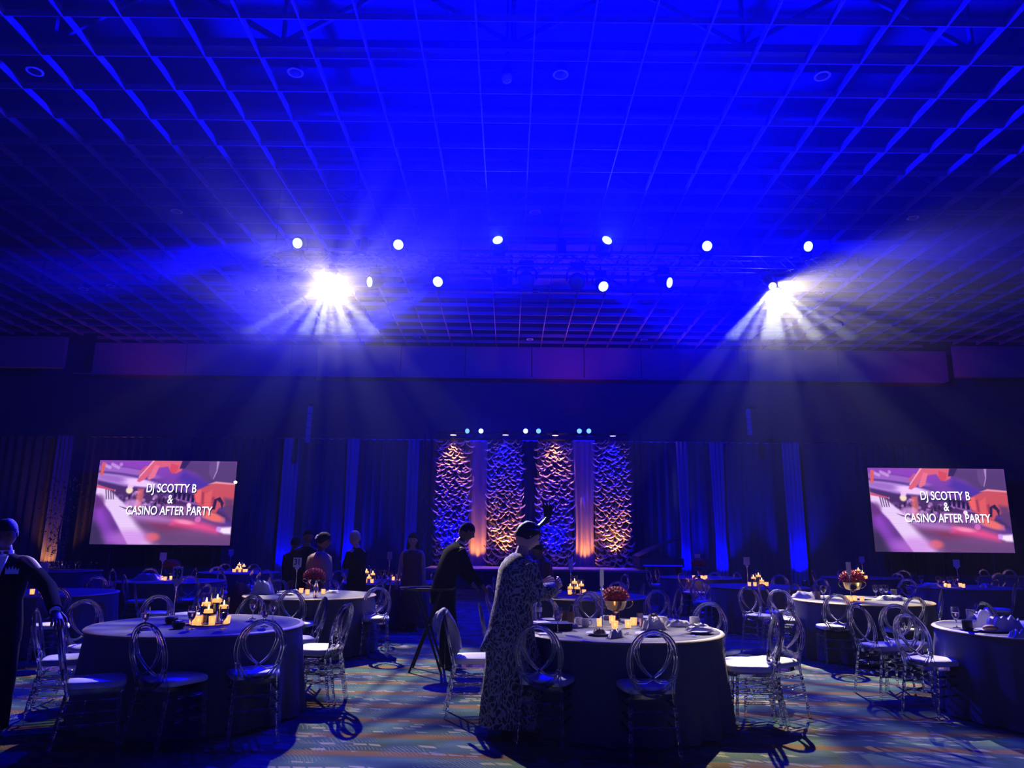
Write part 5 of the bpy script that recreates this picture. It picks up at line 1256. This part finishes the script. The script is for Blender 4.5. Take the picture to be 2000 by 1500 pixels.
def jacket(root, J, mm, name='jacket', hem=.30, w=1.0, sleeves=True, n=24):
    k = J['k']; F_ = J['F']; S_ = J['S']; m = MB(); T = J['T']; U = Vector((0, 0, 1))
    pel, wa, ch, nk = (Vector(J[q]) for q in ('pelvis', 'waist', 'chest', 'neck')); R = []
    secs = [(pel - U * (hem - .12) * k, .205, .150, U), (pel - U * .02 * k, .20, .150, U), (wa, .175, .130, (U + T) / 2), (wa.lerp(ch, .55), .195, .140, T), (ch, .212, .145, T), (ch + T * .06 * k, .212, .130, T), (ch + T * .095 * k, .188, .112, T), (ch + T * .125 * k, .140, .092, T), (ch + T * .150 * k, .092, .078, T), (nk + T * .0, .062, .062, T)]
    for c, rx, ry, t in secs: R.append(ell_ring(c, t.normalized(), F_, rx * w * k, ry * w * k, n))
    m.loft(R)
    if sleeves:
        for sd in 'LR':
            a, b, c = Vector(J['sh' + sd]), Vector(J['el' + sd]), Vector(J['wr' + sd]); a = a - T * .040; inn = a + (Vector(J['chest']) + T * .03 - a) * .30
            tube_loft(m, [inn, a, a.lerp(b, .5), b, b.lerp(c, .5), c, c + (c - b).normalized() * .005], [.050 * w, .066 * w, .060 * w, .053 * w, .047 * w, .042 * w, .034 * w], F_ + U * .13)
    return m.build(name, mm, root)
def trousers(root, J, mm, flare=1.0):
    m = MB(); F_ = J['F']; U = Vector((0, 0, 1)); pel = Vector(J['pelvis'])
    m.loft([ell_ring(pel - U * .13, U, F_, .17, .13, 20), ell_ring(pel, U, F_, .185, .14, 20), ell_ring(pel + U * .10, U, F_, .17, .125, 20)])
    for sd in 'LR':
        h_, kn, an = Vector(J['hip' + sd]), Vector(J['knee' + sd]), Vector(J['ankle' + sd])
        tube_loft(m, [h_ + U * .02, h_.lerp(kn, .35), kn, kn.lerp(an, .5), an - U * .03], [.105, .098, .078, .072 * flare, .070 * flare], F_ + U * .02)
    return m.build('trousers', mm, root)
def shoes(root, J, mm, heel=0.0):
    for sd in 'LR':
        an, to = Vector(J['ankle' + sd]), Vector(J['toe' + sd]); d = (to - an); d.z = 0; d.normalize(); b = Vector((an.x, an.y, 0)); R = []
        for f, w_, hh in ((-.07, .030, .055 + heel), (-.02, .040, .075 + heel), (.06, .042, .070), (.14, .046, .045), (.19, .030, .030)):
            c = b + d * f; c.z = hh / 2 + (heel * (.6 if f < 0 else 0)) * 0; R.append(ell_ring(c, d, Vector((0, 0, 1)), w_, hh / 2, 12))
        m = MB(); m.loft(R); m.build('shoe', mm, root)
def person_at(px, py_head, H, yaw, label, group=None, **kw):
    """px, py_head: top of the head in the photo for a person of height H (with lean the top is lower)"""
    top = kw.pop('top', H)
    p = at_z(px, py_head, top) if abs(top - 1.5) > .05 and 'Y' not in kw else at_y(px, py_head, kw['Y'])
    if 'Y' in kw: p = at_y(px, py_head, kw.pop('Y'))
    t = empty('person', (p.x, p.y, 0), label=label, cat='person', group=group); return t, p
def bow(root, J, mm):
    c = Vector(J['neck']) + J['F'] * .06 - J['T'] * .0; m = MB()
    for s in (-1, 1): m.loft([ell_ring(c + J['S'] * s * .006, J['S'], J['F'], .010, .008, 8), ell_ring(c + J['S'] * s * .045, J['S'], J['F'], .012, .024, 8)])
    m.build('bow_tie', mm, root)

# --- woman in the patterned long dress, hands clasped, turned right
def dress_mat():
    m = bpy.data.materials.new('leaf_print_fabric'); m.use_nodes = True; nt = m.node_tree; N = nt.nodes; L = nt.links; b = N['Principled BSDF']; b.inputs['Roughness'].default_value = .85
    tc = N.new('ShaderNodeTexCoord'); n1 = N.new('ShaderNodeTexNoise'); n1.inputs['Scale'].default_value = 5; L.new(tc.outputs['Object'], n1.inputs['Vector'])
    ad = N.new('ShaderNodeMix'); ad.data_type = 'RGBA'; ad.blend_type = 'ADD'; ad.inputs[0].default_value = .30; L.new(tc.outputs['Object'], ad.inputs[6]); L.new(n1.outputs['Color'], ad.inputs[7])
    mp = N.new('ShaderNodeMapping'); mp.inputs['Scale'].default_value = (1, 1, .32); mp.inputs['Rotation'].default_value = (.6, .5, 0); L.new(ad.outputs[2], mp.inputs[0])
    vo = N.new('ShaderNodeTexVoronoi'); vo.feature = 'DISTANCE_TO_EDGE'; vo.inputs['Randomness'].default_value = 1.0; vo.inputs['Scale'].default_value = 34; L.new(mp.outputs[0], vo.inputs['Vector'])
    r = N.new('ShaderNodeMapRange'); r.inputs[1].default_value = .10; r.inputs[2].default_value = .13; L.new(vo.outputs['Distance'], r.inputs[0])
    mx = N.new('ShaderNodeMix'); mx.data_type = 'RGBA'; L.new(r.outputs[0], mx.inputs[0]); mx.inputs[6].default_value = (.36, .35, .30, 1); mx.inputs[7].default_value = (.03, .03, .035, 1); L.new(mx.outputs[2], b.inputs['Base Color']); return m
PRINT = dress_mat()
hp = at_y(1022, 1022, 6.15); H = 1.70
J = stand_joints(hp.x - .06, 6.15, 1.60, 62, lean=.20, foot=.09, arms={'L': ((-.05, .06, -.27), (.10, .22, .04)), 'R': ((.05, .04, -.27), (-.10, .23, .04))}, headturn=8, nod=.45)
J['hdL'] = J['F'] * .6 + J['S'] * .25 + Vector((0, 0, .35)); J['hdR'] = J['F'] * .6 - J['S'] * .25 + Vector((0, 0, .35)); J['huL'] = -J['S']; J['huR'] = J['S']
t = empty('person', (0, 0, 0), label='woman in a long black and pale leaf-print dress, head bowed, hands held together', cat='person')
b, f, up = build_body(t, J, SKIN_L, curl=(.9, .9))
F_, S_, U = J['F'], J['S'], Vector((0, 0, 1)); o = J['o']; R = []
for c, rx, ry, wv in ((o + U * .10, .235, .27, .09), (o + U * .30, .22, .26, .07), (o + U * .55, .205, .235, .05), (Vector(J['pelvis']) - U * .15, .20, .20, .02), (Vector(J['pelvis']), .195, .175, 0), (Vector(J['waist']), .175, .150, 0),
                      (Vector(J['chest']), .195, .160, 0), (Vector(J['chest']) + J['T'] * .06, .20, .135, 0), (Vector(J['chest']) + J['T'] * .10, .17, .115, 0), (Vector(J['chest']) + J['T'] * .13, .125, .095, 0), (Vector(J['chest']) + J['T'] * .155, .08, .075, 0)):
    R.append(ell_ring(c, U if c.z < 1.0 else J['T'], F_, rx, ry, 40, wv, 9, .4))
m = MB(); m.loft(R)
for sd in 'LR':
    a, e, w_ = Vector(J['sh' + sd]) - J['T'] * .035, Vector(J['el' + sd]), Vector(J['wr' + sd]); tube_loft(m, [a.lerp(Vector(J['chest']), .3), a, a.lerp(e, .5), e, e.lerp(w_, .5), w_], [.045, .072, .078, .080, .070, .055], F_ + U * .1)
m.build('dress', PRINT, t)
pv = Vector(J['pelvis']); m = MB(); R = []         # cape tail blown out behind
for f_, dz, r1, r2 in ((0, -.02, .12, .10), (.07, -.10, .09, .08), (.13, -.17, .05, .045), (.17, -.20, .015, .015)): R.append(ell_ring(pv - F_ * (.10 + f_) + U * dz, -F_, U, r1, r2, 16, .12, 5))
m.loft(R); m.build('dress_tail', PRINT, t)
m = MB(); hair_cap(m, Vector(J['head']), f, up, .098, grow=.10, low=-.35); m.build('hair', mat('short_brown_hair', (.05, .035, .02), .8, spec=.1, bump=.5, bscale=120), t)
hd = Vector(J['head']); fs = f.cross(up).normalized(); m = MB(); m.lathe([(0, .0), (.10, -.006), (.112, .0), (.07, .014), (.06, .035), (0, .042)], hd + up * .075 + f * .01, 20, M=(up - f * .25 + fs * .2).to_track_quat('Z', 'Y').to_matrix(), sx=1.0)
m.build('small_black_hat', BLACKM, t); m = MB()
for s_ in (-1, 0, 1):
    base = hd + up * .09 + f * .05 + fs * (.02 * s_); pts = smooth_path([base, base + f * .06 + up * .10 + fs * .03, base + f * (.05 + .02 * s_) + up * .20 + fs * .03, base + f * (.02 + .03 * s_) + up * .26], 10)
    P = [[p - f * .022 * math.sin(PI * min(1, .12 + i / 12)), p + f * .022 * math.sin(PI * min(1, .12 + i / 12))] for i, p in enumerate(pts)]; m.grid(P, thick=.003)
m.build('feather', BLACKM, t); shoes(t, J, BLACKG, heel=.03)

# --- bending man in a dark suit by the stage drape
hp = at_y(918, 1027, 9.3)
J = stand_joints(hp.x - .24, 9.3, 1.72, 68, lean=.42, foot=.12, arms={'L': ((-.02, .10, -.27), (.02, .16, -.16)), 'R': ((.02, .10, -.27), (-.02, .16, -.16))}, nod=.5)
t = empty('person', (0, 0, 0), label='man in a black suit bending forward before the amber drape', cat='person'); b, f, up = build_body(t, J, SKIN_D)
jacket(t, J, SUIT, w=1.06); trousers(t, J, SUIT); shoes(t, J, BLACKG)
m = MB(); m.loft([ell_ring(Vector(J['neck']) - J['T'] * .02, J['T'], J['F'], .064, .064, 16), ell_ring(Vector(J['neck']) + J['T'] * .03, J['T'], J['F'], .060, .060, 16)]); m.build('shirt_collar', SHIRT, t)
m = MB(); hair_cap(m, Vector(J['head']), f, up, .098, grow=.03, low=-.2, bumpy=.008); m.build('hair', HAIR_D, t)

# --- suited man at the left edge with a hand on the chair
hp = at_y(-8, 1019, 6.15); hc = at_z(118, 1213, .925)
J = stand_joints(hp.x + .22, 6.0, 1.57, 158, lean=.10, foot=.13, nod=.25)
S_, F_ = J['S'], J['F']
nearS = 'L' if Vector(J['shL']).x > Vector(J['shR']).x else 'R'
sh = Vector(J['sh' + nearS]); tgt = Vector((hc.x - .03, hc.y - .01, hc.z + .045)); mid = sh.lerp(tgt, .50) + Vector((.05, .02, -.02)); J['el' + nearS] = mid; w_ = mid.lerp(tgt, .86); J['wr' + nearS] = w_
J['hd' + nearS] = (tgt - w_).normalized() + Vector((.15, 0, -.55)); J['hu' + nearS] = Vector((.5, -.3, .8))
t = empty('person', (0, 0, 0), label='man in black suit and bow tie at the left edge, arm on a chair', cat='person'); b, f, up = build_body(t, J, SKIN_D, curl=(.6, .6))
jacket(t, J, SUIT, w=1.08); trousers(t, J, SUIT); shoes(t, J, BLACKG)
ch = Vector(J['chest']); m = MB(); A = [ch + J['F'] * .150 + S_ * x_ + Vector((0, 0, z_)) for x_, z_ in ((-.055, .13), (.055, .13), (.03, .02), (0, -.12), (-.03, .02))]; m.loft([A, [p - F_ * .03 for p in A]]); m.build('shirt_front', SHIRT, t, smooth=False)
m = MB(); m.loft([ell_ring(Vector(J['neck']) - Vector((0, 0, .03)), Vector((0, 0, 1)), F_, .070, .070, 18), ell_ring(Vector(J['neck']) + Vector((0, 0, .02)), Vector((0, 0, 1)), F_, .064, .066, 18)]); m.build('shirt_collar', SHIRT, t); bow(t, J, BLACKG)
sgn = 1 if nearS == 'R' else -1
pc = ch + F_ * .150 + S_ * (.10 * sgn) + Vector((0, 0, -.01)); A = [pc + S_ * x_ + Vector((0, 0, z_)) for x_, z_ in ((-.045, 0), (.045, 0), (.045, .05), (.032, .028), (.022, .055), (.010, .028), (0, .062), (-.010, .028), (-.022, .052), (-.032, .028), (-.045, .045))]
m = MB(); m.loft([A, [p + F_ * .008 for p in A]]); m.build('pocket_square', SHIRT, t, smooth=False)
w2 = Vector(J['wr' + nearS]); d_ = (w2 - Vector(J['el' + nearS])).normalized(); m = MB(); m.loft([ell_ring(w2 - d_ * .01, d_, F_, .036, .036, 14), ell_ring(w2 + d_ * .018, d_, F_, .035, .035, 14)]); m.build('shirt_cuff', SHIRT, t)
m = MB(); hair_cap(m, Vector(J['head']), f, up, .098, grow=.035, low=-.25, bumpy=.008); m.build('hair', HAIR_D, t)

# --- guests standing in the dark behind
def guest(px, py, Y, H, yaw, label, cloth, skin, hairm, dress=False, lean=0.05, hairlow=-.3, hairgrow=.12, extra=None, arms=None, nod=.1, hems=.3):
    hp = at_y(px, py, Y); H = hp.z if H is None else H
    J = stand_joints(hp.x, Y, H - .12, yaw, lean=lean, arms=arms, nod=nod)
    t = empty('person', (0, 0, 0), label=label, cat='person'); b, f, up = build_body(t, J, skin)
    if dress:
        m = MB(); R = []; o = J['o']; U = Vector((0, 0, 1))
        for c, rx, ry in ((o + U * .15, .24, .22), (o + U * .5, .21, .20), (Vector(J['pelvis']), .19, .17), (Vector(J['waist']), .16, .14), (Vector(J['chest']), .18, .145), (Vector(J['chest']) + J['T'] * .08, .17, .12), (Vector(J['chest']) + J['T'] * .12, .12, .09)):
            R.append(ell_ring(c, U, J['F'], rx, ry, 28, .03 if c.z < .8 else 0))
        m.loft(R); m.build('dress', cloth, t)
    else: jacket(t, J, cloth, hem=hems); trousers(t, J, SUIT)
    shoes(t, J, BLACKG); m = MB(); hair_cap(m, Vector(J['head']), f, up, .098, grow=hairgrow, low=hairlow, bumpy=.03); m.build('hair', hairm, t)
    if extra: extra(t, J, f, up)
    return t
def ex_flower(t, J, f, up):
    m = MB(); c = Vector(J['head']) - f * .10 + up * .05; rg = random.Random(2)
    for k in range(14):
        d = Vector((rg.uniform(-1, 1), rg.uniform(-1, 1), rg.uniform(-1, 1))).normalized(); m.ball(c + d * .035, .024, 8, 5, sz=.6)
    m.build('hair_flower', SHIRT, t); m = MB(); U = Vector((0, 0, 1)); R = []
    for z_, r1, r2 in ((-.28, .27, .21), (-.10, .25, .20), (.05, .22, .18), (.10, .15, .12)): R.append(ell_ring(Vector(J['chest']) + U * z_, U, J['F'], r1, r2, 28, .04, 13))
    m.loft(R); m.build('shawl', TAN, t)
def ex_long(t, J, f, up):
    m = MB(); R = []; c = Vector(J['head']) - f * .03
    for z_, r1, r2 in ((.0, .10, .07), (-.12, .115, .07), (-.25, .12, .06), (-.36, .09, .04)): R.append(ell_ring(c + Vector((0, 0, z_)) - f * (.02 + abs(z_) * .12), Vector((0, 0, 1)), f, r1, r2, 18, .05, 7))
    m.loft(R); m.build('long_hair', HAIR_D, t)
guest(576, 1048, 13.3, 1.60, 20, 'dark-clothed guest mostly hidden left of the woman with the hair flower', SUIT, SKIN_D, HAIR_D)
guest(601, 1036, 12.6, 1.72, 150, 'guest in dark clothes standing right behind the sign 31 card', SUIT, SKIN_D, HAIR_D)
guest(627, 1040, 11.9, 1.64, 80, 'woman with a pale flower in dark curly hair and a tan shawl', TAN, SKIN_D, HAIR_D, dress=True, extra=ex_flower, hairgrow=.28)
guest(700, 1036, 12.4, 1.70, -60, 'grey-haired guest in black with folded arms before the blue drape', SUIT, SKIN_L, HAIR_G, arms={'L': ((-.06, .03, -.27), (.20, .16, .05)), 'R': ((.06, .03, -.27), (-.20, .18, .06))}, lean=.1)
guest(808, 1033, 13.0, 1.68, 178, 'long-haired woman in a dark wine dress left of the bending man', MAROON, SKIN_L, HAIR_D, dress=True, extra=ex_long)
guest(1064, 1057, 11.3, 1.58, -110, 'person in dark red with dark hair leaning in, right behind the patterned dress', MAROON, SKIN_D, HAIR_D, lean=.3, nod=.5)

# ================================================================ HAZE (thin near the floor, thicker towards the lamps)
def haze(z0, z1, e, parts, label):
    m = MB(); m.box((0, (YB + Y0) / 2, (z0 + z1) / 2), (2 * XW + 1.5 + e, YB - Y0 + 4.5 + e, z1 - z0))
    hz = bpy.data.materials.new('stage_haze'); hz.use_nodes = True; N = hz.node_tree.nodes; N.remove(N['Principled BSDF'])
    ads = N.new('ShaderNodeAddShader')
    for k, (de, g) in enumerate(parts):
        vs = N.new('ShaderNodeVolumeScatter'); vs.inputs['Density'].default_value = de; vs.inputs['Anisotropy'].default_value = g; vs.inputs['Color'].default_value = (1, 1, 1, 1)
        hz.node_tree.links.new(vs.outputs[0], ads.inputs[k])
    hz.node_tree.links.new(ads.outputs[0], N['Material Output'].inputs['Volume'])
    o = m.build('haze', hz, smooth=False); tag(o, label, 'haze', kind='stuff')
haze(-0.8, 12.6, 0.0, ((0.00012, 0.75), (0.00022, 0.1)), 'thin theatrical haze filling the whole hall')
haze(4.8, 12.64, 0.2, ((0.0010, 0.75), (0.0009, 0.1)), 'denser haze hanging below the stage lamps')
haze(6.4, 12.66, 0.3, ((0.0009, 0.75), (0.0009, 0.1)), 'densest haze gathered between lamps and ceiling')
